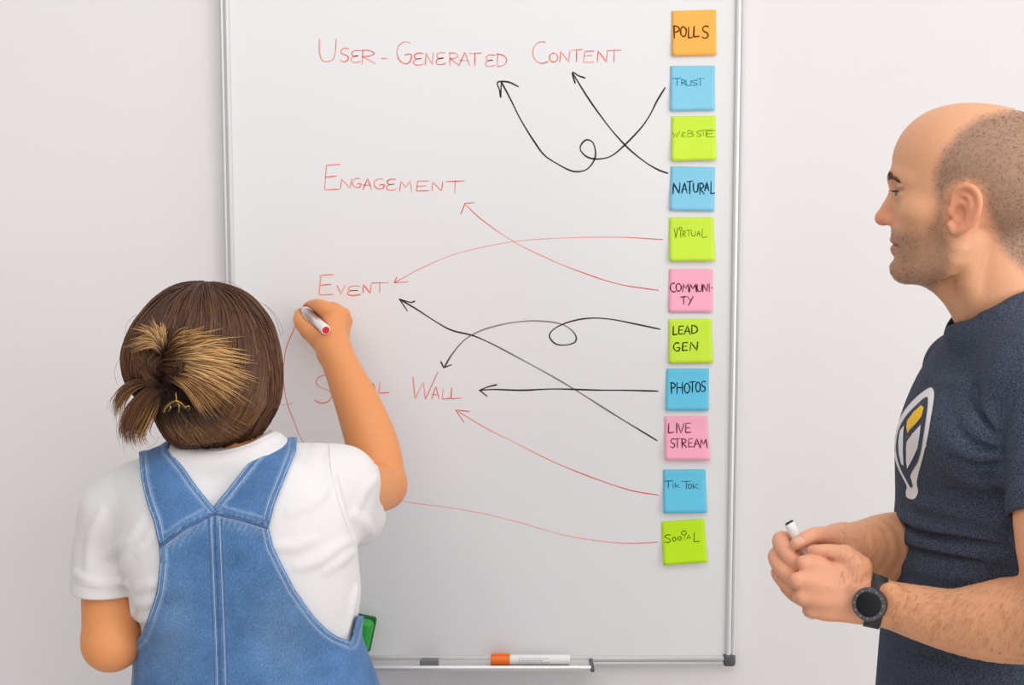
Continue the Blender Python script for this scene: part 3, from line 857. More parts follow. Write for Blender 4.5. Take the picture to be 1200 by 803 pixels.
# near hand: metacarpals, knuckles, curled fingers, thumb
I.append(U(ch([(1022, 703, 1.556, 26), (1000, 699, 1.557, 24), (978, 694, 1.557, 22)]), .008))
mc = [((1004, 682), (944, 661), 1.548), ((1004, 694), (935, 680), 1.540), ((1004, 707), (939, 699), 1.541), ((1004, 719), (950, 714), 1.549)]
for (a, b), (x, y), d in mc:
    I.append(U(ch([(a, b, 1.552, 12), ((a + x) / 2, (b + y) / 2, d + .001, 11.5), (x + 4, y, d + .004, 9.5)]), .008))
I.append(U(ch([(958, 664, 1.556, 12), (954, 690, 1.552, 14), (966, 712, 1.557, 12)]), .012))
for (x, y, d, r) in ((941, 660, 1.549, 9), (932.5, 680, 1.541, 8.6), (938, 699.5, 1.543, 8.4), (949, 715, 1.551, 7.8)):
    I.append(U(ch([(x + 1, y, d + .002, r), (x - 1, y + 1, d + .020, r), (x + 3, y + 3, d + .042, r - .6)]), .004))
    I.append(U(ch([(x + 3, y + 3, d + .042, r - .6), (x + 22, y + 3, d + .052, r - 1.2), (x + 38, y + 1, d + .046, r - 2)]), .003))
I.append(U(ch([(1004, 666, 1.556, 18), (990, 651, 1.554, 12.5)]), .008))
I.append(U(ch([(992, 651, 1.554, 11.5), (973, 645.5, 1.550, 7.8), (958, 645, 1.552, 6.6), (950.5, 645, 1.556, 5.2)]), .0025))
# far (right) arm, hand with thumb on the pen
I.append(U(ch([(1190, 445, 1.72, 36), (1130, 440, 1.86, 30), (1121, 500, 1.86, 33), (1118, 560, 1.853, 35), (1108, 650, 1.79, 40)]), .01))
I.append(U(ch([(1108, 650, 1.79, 42), (1075, 645, 1.74, 44), (1045, 643, 1.70, 42), (1012, 641, 1.655, 31), (985, 640, 1.63, 25)]), .02))
I.append(U(ch([(985, 640, 1.632, 24), (962, 646, 1.635, 23)]), .012))
I.append(U(ch([(950, 648, 1.636, 20), (948, 672, 1.636, 17)]), .012))
fing = [[(945, 638, 1.632, 11), (917, 634, 1.608, 10.5), (921, 647, 1.582, 9.5), (936, 664, 1.572, 9)],
        [(943, 656, 1.632, 10), (911, 652, 1.607, 9.5), (917, 668, 1.580, 9), (934, 682, 1.572, 8.5)],
        [(943, 672, 1.632, 10), (914, 671, 1.606, 9), (923, 686, 1.584, 8.5), (940, 695, 1.576, 8)],
        [(946, 686, 1.632, 9), (923, 687, 1.607, 8), (932, 699, 1.590, 7.5), (946, 705, 1.582, 7)]]
for fg in fing:
    I.append(U(ch(fg, 4), .0025))
    x, y, d, r = fg[1]; I.append(U(s_ell(P(x - .5, y, d), [S(r * 1.06, d)] * 3), .004))
I.append(U(ch([(985, 636, 1.622, 20), (972, 630, 1.598, 13), (957, 627.5, 1.578, 10), (947, 630, 1.570, 9), (936, 636, 1.570, 8), (931, 638.5, 1.572, 6)]), .006))
# forearm muscles, wrist bone
I.append(U(s_ell(P(1045, 695, 1.525), [S(12, 1.52)] * 3), .012))
man_sdf = I
hv, hf = sdf_mesh(I, (0.26, -1.02, 0.98), (0.92, -0.30, 1.95), 0.0021)
# --- skin colouring: complexion, stubble, lips
L = fM.loc(hv)
skin = np.array(srgb(228, 168, 128)); skin_arm = np.array(srgb(230, 166, 124)); stub = np.array(srgb(124, 106, 94)); red = np.array(srgb(226, 140, 110))
col = np.tile(skin, (len(hv), 1))
inhead = (L[:, 1] < 350)
low = smooth01(L[:, 1], 380, 460)[:, None]
col = col * (1 - low) + skin_arm * low
def blend(mask, c):
    global col
    m_ = np.clip(mask, 0, 1)[:, None] * inhead[:, None]
    col = col * (1 - m_) + np.asarray(c) * m_
xy = L[:, :2]
SCALP = [(1215, 132), (1180, 133), (1143, 141), (1120, 158), (1101, 183), (1093, 206), (1094, 222), (1100, 238), (1108, 238), (1110, 226), (1117, 218), (1132, 214), (1148, 222), (1152, 240), (1160, 262), (1178, 298), (1205, 322), (1240, 330), (1275, 280), (1270, 190), (1245, 145)]
scalp = poly2(SCALP)(xy)
BEARD = [(1100, 234), (1094, 252), (1083, 270), (1060, 268), (1038, 268), (1030, 300), (1036, 325), (1055, 340), (1098, 344), (1116, 320), (1121, 292), (1112, 268), (1109, 236)]
beard = poly2(BEARD)(xy)
blend(1 - smooth01(np.hypot((L[:, 0] - 1130) / 20, (L[:, 1] - 246) / 29) * (np.abs(L[:, 2]) > 58) + 9 * (np.abs(L[:, 2]) <= 58), .85, 1.15), skin * .5 + red * .5)
blend((1 - smooth01(np.hypot((L[:, 0] - 1036) / 15, (L[:, 1] - 255) / 15), .5, 1.2)) * .4, red)
bm_ = (1 - smooth01(beard, -12, 5)) * 0.60
onear = (np.abs(L[:, 2]) > 62) & (np.hypot((L[:, 0] - 1130) / 20.5, (L[:, 1] - 245) / 29) < 1)
grain = RNG.uniform(0.8, 1.2, len(hv))
blend(np.where(onear, 0, bm_ * .85), stub * .9)
blend(np.where(onear, 0, (1 - smooth01(scalp, -10, 6)) * 0.68), stub)
lip = (np.abs(L[:, 1] - 288) < 8.5) & (L[:, 0] < 1058) & (np.abs(L[:, 2]) < 22)
blend(lip * .6, srgb(200, 128, 108))
for s in (-1, 1):
    blend((np.hypot((L[:, 0] - 1056) / 12, (L[:, 1] - 222) / 3.0) < 1) * (np.abs(L[:, 2] - 31 * s) < 14) * .55, srgb(100, 66, 50))
pxm = lambda p: 600 + FPX * (p[:, 0] - CAM[0]) / ((p - CAM) @ FWD)
hm = ((1 - smooth01(pxm(hv), 985, 1030)) * (L[:, 1] > 480))[:, None]
col = col * (1 - hm * .6) + np.array(srgb(228, 164, 136)) * hm * .6
nl = np.linalg.norm((hv - P(936, 633.5, 1.563)) / np.array([.0075, .008, .0045]), axis=1)
mk = (1 - smooth01(nl, .75, 1.05))[:, None]
col = col * (1 - mk * .55) + np.array(srgb(246, 200, 182)) * mk * .55
m_skin_m = material('man_skin', (0, 0, 0), rough=0.5, spec=0.35, attr=True, var=0.035, vscale=420, bump=0.25, bscale=420, sss=0.10)
body = link('body', mesh(hv, hf, True, col), m_skin_m, man)
man_bvh = bvh_of(hv, hf)
for s in (-1, 1): eyeball(fM, s, fM.fwd + np.array([0, 0, -0.12]), man)
# eyebrows, lashes, forearm hair
m_brow = material('brow_hair', srgb(84, 62, 48), rough=0.6)
m_hair_d = material('dark_hair', srgb(58, 42, 34), rough=0.6)
for s in (-1, 1):
    st = []
    for i in range(130):
        u = RNG.uniform(); a = RNG.uniform(-1, 1)
        c = fM(1030, 208 + 5.5 * u * u - 2.2 * math.sin(u * 3.1) + a * 1.7 * (1 - .5 * u), s * (7 + 34 * u))
        loc, nrm, _, _ = man_bvh.ray_cast(Vector(c), Vector(-fM.fwd - fM.side * s * .25 * u))
        if loc is None: continue
        nrm = np.array(nrm)
        g = -fM.fwd * 0.8 + fM.side * s * .55 - fM.up * a * .45 + fM.up * .1; g -= nrm * (g @ nrm); g /= np.linalg.norm(g)
        p0 = np.array(loc) - nrm * .0006
        st.append((np.array([p0, p0 + g * .004 + nrm * .0013, p0 + g * .0085 + nrm * .0009]), [.0003, .00026, .0001]))
    link('eyebrow', tubes(st, 3), m_brow, man)
tri = hf[:, [0, 1, 2]]
fc_ = hv[hf].mean(1); fn_ = np.cross(hv[hf[:, 2]] - hv[hf[:, 0]], hv[hf[:, 3]] - hv[hf[:, 1]]); fn_ /= np.linalg.norm(fn_, axis=1)[:, None] + 1e-12
Lf = fM.loc(fc_)
def stubble(dist, n, length, rad, name, mat, edge, flow):
    ear_ = (np.abs(Lf[:, 2]) > 60) & (np.hypot((Lf[:, 0] - 1130) / 20.5, (Lf[:, 1] - 245) / 29) < 1)
    wgt = np.where(ear_ | (Lf[:, 1] > 345), 0, 1 - smooth01(dist, -edge, edge * .6))
    idx = RNG.choice(len(wgt), n, p=wgt / wgt.sum())
    st_ = []
    for i in idx:
        nn_ = fn_[i]; g = flow(Lf[i]) + RNG.normal(0, .25, 3); g -= nn_ * (g @ nn_); g /= np.linalg.norm(g) + 1e-9
        p0 = hv[hf[i]].T @ RNG.dirichlet([1, 1, 1, 1]); l_ = length * RNG.uniform(.6, 1.2)
        st_.append((np.array([p0 - nn_ * .0004, p0 + nn_ * l_ * .35 + g * l_ * .45, p0 + nn_ * l_ * .45 + g * l_]), [rad, rad * .9, rad * .4]))
    tag(link(name, tubes(st_, 3), mat, man), kind='stuff')
stubble(poly2(SCALP)(Lf[:, :2]), 9500, .0030, .00012, 'buzz_cut_hair', material('buzz_hair', srgb(116, 98, 86), rough=.6), 10, lambda l: -fM.up * .6 - fM.fwd * (.5 if l[0] > 1125 else -.5))
stubble(poly2(BEARD)(Lf[:, :2]), 3200, .0018, .00011, 'beard_stubble', material('stubble_hair', srgb(100, 80, 68), rough=.6), 12, lambda l: -fM.up * .8 + fM.fwd * .2)
for s in (-1, 1):
    st = []
    for i in range(40):
        a = -1.0 + 2.0 * i / 39
        c = fM(1061 - 12.9 * math.cos(a * .95), 224.2, s * (31 + 12.9 * math.sin(a * .95)))
        o_ = fM.fwd * math.cos(a * .95) + fM.side * s * math.sin(a * .95)
        st.append((np.array([c - o_ * .002, c + o_ * .0022 - fM.up * .0008, c + o_ * .005 + fM.up * .0005]), [.00042, .00036, .0001]))
    link('eyelashes', tubes(st, 3), m_hair_d, man)
st = []
for i in range(850):
    near = RNG.uniform() < .72
    if near: x, y, d = RNG.uniform(1045, 1215), 0, 1.5; t = (x - 1045) / 160; y = 711 + 18 * t + RNG.uniform(-1, 1) * (27 + 24 * t)
    else: x, y, d = RNG.uniform(985, 1050), RNG.uniform(605, 690), 1.66
    r = ray(x, y); loc, nrm, _, _ = man_bvh.ray_cast(Vector(CAM), Vector(r))
    if loc is None: continue
    nrm = np.array(nrm)
    if nrm @ r > 0: nrm = -nrm
    g = np.array([-0.35, 0.05, -0.85]) + RNG.normal(0, .25, 3); g -= nrm * (g @ nrm); g /= np.linalg.norm(g)
    p0 = np.array(loc); ln = RNG.uniform(.006, .012)
    st.append((np.array([p0 - nrm * .0005, p0 + g * ln * .5 + nrm * .0012, p0 + g * ln + nrm * .0008]), [.00012, .0001, .00004]))
tag(link('arm_hair', tubes(st, 3), material('arm_hair', srgb(176, 128, 96), rough=.6), man), kind='stuff')

# --- t-shirt
def torso_items(off):
    return [U(s_loft(man_secs(MROWS, off), 0, 2.15), .004),
            U(ch([(1168, 402, 1.69, 40), (1150, 415, 1.78, 42), (1130, 434, 1.855, 43)]), .03),
            U(ch([(1178, 402, 1.62, 40), (1198, 420, 1.55, 50), (1216, 446, 1.50, 58)]), .03),
            U(ch([(1110, 500, 1.60, 30), (1130, 520, 1.53, 35), (1160, 520, 1.51, 30)]), .05)]
RING = [(1123, 378, 1.65), (1133, 383, 1.613), (1150, 379, 1.588), (1176, 365, 1.578), (1203, 345, 1.588), (1226, 334, 1.625), (1235, 331, 1.68), (1222, 335, 1.725), (1195, 348, 1.742), (1163, 361, 1.735), (1138, 370, 1.705), (1126, 375, 1.68)]
ring = [P(*r) for r in RING]
T = torso_items(0.0)
T.append(U(s_poly([p + np.array([0, 0, -.012]) for p in ring], .010, 3, True), .035))
T.append(U(s_poly([p + np.array([0, 0, -.003]) for p in ring], .0045, 3, True), .012))
T.append(U(s_poly([ring[i] + np.array([-.004, 0, -.030]) for i in (4, 5, 6, 7, 8)], .022, 3), .02))
# sleeves
slv_n = [(1216, 446, 1.50, 58), (1230, 520, 1.465, 54), (1236, 606, 1.44, 54.5)]
T.append(U(ch(slv_n), .016))
hemN = P(1236, 603, 1.44); axN = P(1240, 640, 1.43) - P(1230, 520, 1.465)
slv_f = [(1130, 434, 1.855, 45), (1122, 500, 1.86, 46), (1118, 562, 1.855, 48)]
T.append(U(ch(slv_f), .016))
# folds
def ridge(pts, d, r, k=.014, deep=.004):
    q = []
    for x, y in spl(pts, 3):
        h_ = hit(tb, x, y, d)
        q.append(h_ + ray(x, y) * deep)
    q = np.array(q); n = len(q)
    rad = r * np.sin(np.linspace(.35, math.pi - .35, n))
    return U(s_poly(q, rad), k)
tv, tf = sdf_mesh(T, (0.30, -1.06, 0.86), (0.98, -0.28, 1.62), 0.005)
tb = bvh_of(tv, tf)
for pts, r in (([(1172, 536), (1150, 512), (1132, 480), (1124, 450)], .007), ([(1174, 520), (1162, 492), (1160, 462), (1172, 436)], .007), ([(1170, 548), (1140, 534), (1112, 520)], .006),
               ([(1176, 566), (1150, 566), (1120, 556)], .005), ([(1054, 606), (1080, 618), (1120, 627), (1166, 634)], .0075), ([(1054, 628), (1090, 644), (1140, 652), (1190, 652)], .006),
               ([(1075, 590), (1110, 598), (1150, 606), (1185, 622)], .005), ([(1050, 660), (1090, 672), (1140, 678)], .005), ([(1036, 760), (1070, 772), (1120, 790)], .006),
               ([(1186, 560), (1200, 540), (1215, 534)], .006), ([(1184, 585), (1200, 572), (1220, 570)], .005), ([(1090, 440), (1110, 450), (1140, 452)], .004)):
    T.append(ridge(pts, 1.56, r))
def groove(pts, d, r, k=.006, out=.0015):
    q = np.array([hit(tb, x, y, d) - ray(x, y) * out for x, y in spl(pts, 3)]); n_ = len(q)
    return SUB(s_poly(q, r * np.sin(np.linspace(.5, math.pi - .5, n_))), k)
for pts, r in (([(1206, 436), (1186, 466), (1174, 500), (1172, 530), (1178, 556)], .0045), ([(1170, 530), (1140, 520), (1120, 500)], .004), ([(1174, 545), (1140, 545), (1112, 536)], .004),
               ([(1056, 614), (1085, 626), (1130, 634), (1170, 640)], .0045), ([(1056, 640), (1100, 652), (1150, 660)], .004), ([(1168, 512), (1150, 480), (1142, 450)], .0035), ([(1178, 575), (1150, 580), (1110, 574)], .0035)):
    T.append(groove(pts, 1.56, r))
T.append(SUB(s_poly([P(1152, 290, 1.64), P(1166, 345, 1.645), P(1172, 380, 1.65)], [S(50, 1.64), S(55.5, 1.64), S(58, 1.65)]), .004))
cutN = s_half(hemN, -axN); nearN = s_half(P(1200, 603, 1.50), (-0.2, 1, 0))
cyl = s_poly([hemN - axN * 0.02, hemN + axN * 1.2], [S(85, 1.44)] * 2)
T.append(SUB(lambda p: np.maximum(cutN(p), cyl(p)), .001))
T.append(SUB(s_poly([P(1234, 575, 1.449), P(1243, 660, 1.425)], [S(50, 1.44)] * 2), .002))
cF = P(1118, 558, 1.855); axF = P(1118, 640, 1.84) - P(1118, 560, 1.855)
T.append(SUB(lambda p: np.maximum(s_half(cF, -axF)(p), s_poly([cF, cF + axF], [S(60, 1.85)] * 2)(p)), .001))
zh = P(1020, 1000, 1.66)[2]
tv, tf = sdf_mesh(T, (0.30, -1.06, zh), (0.98, -0.28, 1.62), 0.0024)
def shirt_material(name, base, light):
    m = bpy.data.materials.new(name); m.use_nodes = True
    nt = m.node_tree; b = nt.nodes['Principled BSDF']; N = nt.nodes.new; Lk = nt.links.new
    tc = N('ShaderNodeTexCoord'); mp = N('ShaderNodeMapping'); mp.inputs['Scale'].default_value = (540, 540, 1250); Lk(tc.outputs['Object'], mp.inputs[0])
    n1 = N('ShaderNodeTexNoise'); n1.inputs['Scale'].default_value = 1.0; n1.inputs['Detail'].default_value = 4; Lk(mp.outputs[0], n1.inputs['Vector'])
    cr = N('ShaderNodeValToRGB'); cr.color_ramp.elements[0].position = .36; cr.color_ramp.elements[1].position = .68
    cr.color_ramp.elements[0].color = (*base, 1); cr.color_ramp.elements[1].color = (*light, 1)
    Lk(n1.outputs['Fac'], cr.inputs[0]); Lk(cr.outputs[0], b.inputs['Base Color'])
    b.inputs['Roughness'].default_value = .9; b.inputs['Specular IOR Level'].default_value = .15;     bp = N('ShaderNodeBump'); bp.inputs['Strength'].default_value = .35; bp.inputs['Distance'].default_value = .0008
    Lk(n1.outputs['Fac'], bp.inputs['Height']); Lk(bp.outputs[0], b.inputs['Normal'])
    return m
m_navy = shirt_material('heather_navy_jersey', srgb(38, 45, 58), srgb(92, 101, 118))
shirt = link('t_shirt', mesh(tv, tf, True), m_navy, man, 'dark navy heather t-shirt with short sleeves')
tb = bvh_of(tv, tf)
# collar band
rp_ = spl(ring, 6, True)
cen_ = rp_.mean(0)
V = []; n = len(rp_)
for p in rp_:
    o_ = p - cen_; o_[2] = 0; o_ /= np.linalg.norm(o_)
    for a, b in ((-.0012, .004), (.0022, .0046), (.0050, -.002), (.0075, -.011), (.0035, -.013), (-.002, -.006)): V.append(p + o_ * a + np.array([0, 0, b]))
Fc = [(i * 6 + k, i * 6 + (k + 1) % 6, ((i + 1) % n) * 6 + (k + 1) % 6, ((i + 1) % n) * 6 + k) for i in range(n) for k in range(6)]
link('collar', mesh(V, Fc, True), m_navy, shirt)
# hem bands of the near sleeve: thin stitch line
def decal(name, polys, bvh, mat, parent, lift=.0007, step=1.3, d=1.55, label=None):
    """printed shape: outline polygons (with optional holes) laid on a surface"""
    outer = [Vector(p) for p in spl(polys[0], 5, True)] if len(polys[0]) > 9 else [Vector(p) for p in polys[0]]
    pts = list(outer); edges = [(i, (i + 1) % len(outer)) for i in range(len(outer))]
    f0 = poly2([tuple(p) for p in outer])
    xs = [p.x for p in outer]; ys = [p.y for p in outer]
    g = np.array([(x, y) for x in np.arange(min(xs), max(xs), step) for y in np.arange(min(ys), max(ys), step)])
    g = g[f0(g) < -step * .35]
    pts += [Vector(p) for p in g]
    vo, _, fo, *_ = delaunay_2d_cdt([Vector((p[0], p[1])) for p in pts], edges, [], 1, 1e-5)
    V = []
    for p in vo: V.append(hit(bvh, p.x, p.y, d, lift))
    return link(name, mesh(V, [tuple(t) for t in fo], True), mat, parent, label)
m_print_w = material('white_print', srgb(232, 230, 230), rough=.7)
m_print_y = material('yellow_print', srgb(252, 200, 22), rough=.7)
m_print_n = material('navy_print', srgb(52, 60, 80), rough=.85)
lz = lambda pts: [(1030 + x / 4.2235, 430 + y / 4.2235) for x, y in pts]
decal('chest_print', [lz([(255, 104), (273, 122), (272, 170), (258, 260), (243, 350), (222, 440), (200, 520), (190, 575), (196, 620), (180, 652), (158, 655), (138, 642), (136, 615), (140, 590),
                          (118, 545), (92, 490), (78, 430), (77, 370), (88, 310), (112, 245), (150, 190), (200, 140)])], tb, m_print_w, shirt, .0007, label='white emblem printed on the chest')
decal('chest_print', [lz([(238, 152), (245, 185), (235, 270), (224, 340), (212, 410), (195, 470), (172, 510), (158, 540), (165, 565), (170, 592), (160, 596), (140, 560), (118, 520), (100, 470), (90, 420),
                          (92, 360), (105, 305), (135, 250), (180, 200)])], tb, m_print_n, shirt, .0014, label='dark field inside the chest emblem')
decal('chest_print', [lz([(215, 194), (229, 206), (218, 250), (190, 285), (150, 330), (144, 300), (148, 268), (180, 225)])], tb, m_print_y, shirt, .0022, label='yellow bar of the chest emblem')
decal('chest_print', [lz([(216, 288), (210, 340), (200, 400), (175, 455), (148, 505), (143, 470), (143, 400), (146, 372), (175, 330)])], tb, m_print_w, shirt, .0022, label='white right half of the chest emblem')
decal('chest_print', [lz([(132, 292), (128, 340), (127, 420), (130, 490), (118, 480), (106, 430), (104, 370), (112, 318)])], tb, m_print_w, shirt, .0022, label='white left half of the chest emblem')

# --- trousers and shoes below the frame
zc = zh + .02
xc, yc = man_secs(MROWS)[-1][1:3]
tr = [U(s_loft([(0.78, xc, yc, .125, .178), (0.86, xc, yc, .13, .18), (zc, xc, yc, .127, .178)], 0, 2.2), .004)]
for s in (-1, 1):
    tr.append(U(s_poly([(xc, yc + s * .09, .86), (xc - .01, yc + s * .10, .50), (xc + .015, yc + s * .105, .07)], [.092, .072, .062], 3), .03))
tr.append(SUB(s_half((0, 0, .055), (0, 0, 1)), .001))
v_, f_ = sdf_mesh(tr, (xc - .3, yc - .35, .0), (xc + .3, yc + .35, 1.05), .008)
link('trousers', mesh(v_, f_, True), material('dark_denim', srgb(44, 50, 66), rough=.85, var=.1, vscale=200), man)
m_shoe = material('dark_shoe_leather', srgb(48, 44, 42), rough=.5)
m_sole = material('pale_rubber_sole', srgb(214, 210, 204), rough=.7)
def shoe(ankle, fwd, parent, L_=.27):
    fwd = np.array(fwd, float); fwd /= np.linalg.norm(fwd); sd = np.array([-fwd[1], fwd[0], 0]); R = np.array([fwd, sd, [0, 0, 1.0]])
    a = np.array([ankle[0], ankle[1], 0.0])
    it = [U(s_poly([a - fwd * .03 + [0, 0, .075], a - fwd * .035 + [0, 0, .05]], [.04, .042]), .004), U(s_poly([a + [0, 0, .055], a + fwd * .08 + [0, 0, .045], a + fwd * .165 + [0, 0, .034]], [.042, .042, .036], 3), .02),
          SUB(s_half((0, 0, .02), (0, 0, 1)), .001)]
    v_, f_ = sdf_mesh(it, a - .25, a + .27, .006)
    s_ = link('shoe', mesh(v_, f_, True), m_shoe, parent)
    q = [U(lambda p: np.maximum(s_poly([a - fwd * .035 + [0, 0, .01], a + fwd * .08 + [0, 0, .01], a + fwd * .165 + [0, 0, .01]], [.045, .047, .041], 3)(p), np.maximum(p[:, 2] - .024, -p[:, 2])), .004)]
    v_, f_ = sdf_mesh(q, a - .25 - [0, 0, 0], a + .27, .005)
    v_[:, 2] = np.maximum(v_[:, 2], 0)
    link('sole', mesh(v_, f_, True), m_sole, s_)
for s in (-1, 1): shoe((xc + .015, yc + s * .105), (-1, s * .12, 0), man)

# --- pen in his hands
pt0 = P(925, 613, 1.592); pt1 = P(946.5, 651, 1.586)
axp = (pt1 - pt0) / np.linalg.norm(pt1 - pt0)
hp_ = empty('marker_pen', pt0 + axp * .05, 'white marker pen held upright between the man\'s two hands', 'marker')
ca, cb = pt0, pt0 + axp * .12
link('barrel', lathe(ca, cb, [(0, .0052), (.0012, .0064), (.004, .0067), (.09, .0067), (.095, .0062)]), m_penw, hp_)
link('end_plug', lathe(ca - axp * .0018, cb, [(0, .0042), (.0010, .0056), (.0026, .0057)]), m_black, hp_, 'black plug at the end of the pen')
link('cap', lathe(ca, cb, [(.088, .0072), (.09, .0078), (.118, .0078), (.12, .006)]), m_black, hp_, 'black cap')

# --- wristwatch
wc = P(1021, 709, 1.556)                                     # wrist centre
wax = P(1050, 711, 1.545) - P(1000, 700, 1.557); wax /= np.linalg.norm(wax)   # towards the elbow
n_ = -ray(1018, 708); n_ = n_ + np.array([-0.62, 0, 0.05]); n_ -= wax * (n_ @ wax) * .55; n_ /= np.linalg.norm(n_)
dial = P(1018, 708.5, 1.515)
watch = empty('wristwatch', dial, 'black round wristwatch with dark grey bezel on the man\'s left wrist', 'watch')
m_bez = material('dark_grey_metal', srgb(96, 96, 102), rough=.35, metal=.6)
m_screen = material('black_watch_glass', srgb(12, 12, 15), rough=.12, spec=.5)
m_strap = material('black_rubber_strap', srgb(50, 49, 50), rough=.6, bump=.1)
R0 = S(20.2, 1.515)
link('case', lathe(dial - n_ * .013, dial, [(0, R0 * .86), (.002, R0 * .97), (.009, R0), (.0105, R0 * .97)]), m_black, watch)
link('bezel', lathe(dial - n_ * .003, dial, [(0, R0 * .985), (.0022, R0 * .97), (.0036, R0 * .90), (.0036, R0 * .74), (.002, R0 * .71)]), m_bez, watch, 'dark grey bezel ring')
link('screen', lathe(dial - n_ * .003, dial, [(0, R0 * .735), (.0030, R0 * .73), (.0033, R0 * .68)]), m_screen, watch, 'black glass screen')
u_ = np.cross(n_, [0, 0, 1.0]); u_ /= np.linalg.norm(u_); v__ = np.cross(u_, n_)
V = []; Fc = []
for k in range(60):
    a = 2 * math.pi * k / 60
    if k % 5 == 0:
        c_ = dial + n_ * .0009 + (math.cos(a) * u_ + math.sin(a) * v__) * R0 * .82; o_ = len(V)
        e1 = (math.cos(a) * u_ + math.sin(a) * v__) * .0010; e2 = (-math.sin(a) * u_ + math.cos(a) * v__) * .0004
        V += [c_ - e1 - e2, c_ + e1 - e2, c_ + e1 + e2, c_ - e1 + e2]; Fc.append((o_, o_ + 1, o_ + 2, o_ + 3))
link('bezel_mark', mesh(V, Fc, False), m_print, watch, 'tiny pale marks around the bezel')
# strap wraps the wrist surface
e1 = n_ - wax * (n_ @ wax); e1 /= np.linalg.norm(e1); e2 = np.cross(wax, e1)
V = []; nS = 48
for k in range(nS):
    a = 2 * math.pi * k / nS
    dv = math.cos(a) * e1 + math.sin(a) * e2
    face = max(0, math.cos(a))
    for t in (-.0095, -.009, .009, .0095):
        c_ = wc + wax * (t + .004)
        loc, nrm, _, _ = man_bvh.ray_cast(Vector(c_ + dv * .07), Vector(-dv))
        r_ = (np.array(loc) - c_) @ dv if loc is not None else .028
        r_ = min(max(r_, .024), .037)
        V.append(c_ + dv * (r_ + (.0022 if abs(t) < .0092 else .0002)))
V = np.array(V).reshape(nS, 4, 3)
sm_ = (np.roll(V, 1, 0) + V * 2 + np.roll(V, -1, 0)) / 4
V = sm_.reshape(-1, 3)
Fc = [(i * 4 + k, i * 4 + k + 1, ((i + 1) % nS) * 4 + k + 1, ((i + 1) % nS) * 4 + k) for i in range(nS) for k in range(3)]
link('strap', mesh(V, Fc, True), m_strap, watch)
# ------------------------------------------------------------------ the writing woman
DW = 1.86
woman = empty('person', (P(285, 640, DW)[0], P(285, 640, DW)[1], 0.0),
              'woman in blue denim overalls and white t-shirt, seen from behind writing on the whiteboard', 'person')
YAW = -math.radians(13)
TH = math.radians(26)
def wo_secs(rows, off=0.0):
    out = []
    for py, cx, wpx, b in rows:
        c_ = P(cx, py, DW); w_ = S(wpx, DW)
        a = math.sqrt(max(w_ * w_ - (b * math.sin(TH)) ** 2, .0004)) / math.cos(TH)
        out.append((c_[2], c_[0], P(285, 640, DW)[1], a + off, b + off))
    return out
WROWS = [(515, 262, 45, .045), (530, 265, 72, .058), (550, 270, 104, .074), (575, 277, 120, .088), (610, 284, 126, .098), (640, 287, 126, .101), (690, 290, 128, .102), (745, 289, 122, .104),
         (803, 297, 135, .112), (880, 300, 150, .125), (960, 300, 152, .128)]
# tee
def tee_body():
    return [U(s_loft(wo_secs(WROWS), YAW, 2.15), .004),
            U(ch([(262, 543, 1.85, 32), (208, 561, 1.845, 34), (164, 583, 1.85, 44), (142, 602, 1.855, 46)]), .025),
            U(ch([(262, 543, 1.85, 32), (322, 553, 1.855, 34), (370, 561, 1.86, 42), (400, 567, 1.87, 43)]), .025),
            U(s_ell(P(205, 640, 1.80), [.07, .05, .11]), .05), U(s_ell(P(335, 635, 1.80), [.07, .05, .11]), .05)]      # shoulder blades
TB = tee_body()
D_torso = evalf(TB)
T = list(TB)
T.append(U(ch([(142, 602, 1.855, 46), (129, 648, 1.86, 43), (125, 702, 1.86, 41)]), .014))
T.append(U(ch([(398, 567, 1.87, 44), (416, 572, 1.94, 36), (436, 575, 2.02, 30)]), .012))
T.append(U(ch([(400, 600, 1.87, 39), (414, 604, 1.94, 36), (428, 608, 2.0, 34)]), .014))
RW_ = [(208, 528, 1.80), (225, 531, 1.785), (255, 532, 1.778), (288, 524, 1.782), (312, 513, 1.80), (322, 509, 1.84), (313, 520, 1.885), (285, 535, 1.915), (255, 540, 1.915), (225, 536, 1.90), (208, 530, 1.86)]
ringw = [P(*r) for r in RW_]
T.append(U(s_poly([p + np.array([0, 0, -.010]) for p in ringw], .010, 3, True), .030))
tv, tf = sdf_mesh(T, (-0.70, -0.62, 0.80), (0.02, -0.05, 1.50), 0.005)
tb = bvh_of(tv, tf)
LO, HI = (-0.70, -0.62, 0.80), (0.02, -0.05, 1.50)
for pts, r, d in (([(164, 640), (150, 655), (140, 680)], .006, 1.8), ([(168, 610), (152, 632), (128, 650)], .006, 1.8), ([(186, 622), (178, 628), (164, 645)], .005, 1.8),
                  ([(162, 690), (178, 684), (188, 680)], .006, 1.8), ([(160, 706), (172, 706), (186, 700)], .006, 1.8), ([(160, 722), (168, 724), (180, 720)], .005, 1.8),
                  ([(385, 540), (392, 575), (402, 610), (412, 632)], .006, 1.8), ([(412, 634), (396, 640), (372, 656), (350, 664)], .006, 1.8), ([(414, 645), (400, 655), (382, 668)], .005, 1.8),
                  ([(340, 600), (370, 585), (388, 560)], .005, 1.8), ([(440, 560), (426, 575), (416, 600)], .005, 1.85), ([(436, 625), (424, 610), (410, 605)], .005, 1.85),
                  ([(322, 640), (345, 640), (365, 632)], .004, 1.8), ([(416, 690), (410, 715), (404, 740)], .005, 1.85), ([(120, 600), (108, 630), (104, 665)], .005, 1.85), ([(90, 672), (112, 682), (150, 684)], .004, 1.85)):
    T.append(ridge(pts, d, r, .012, .0035))
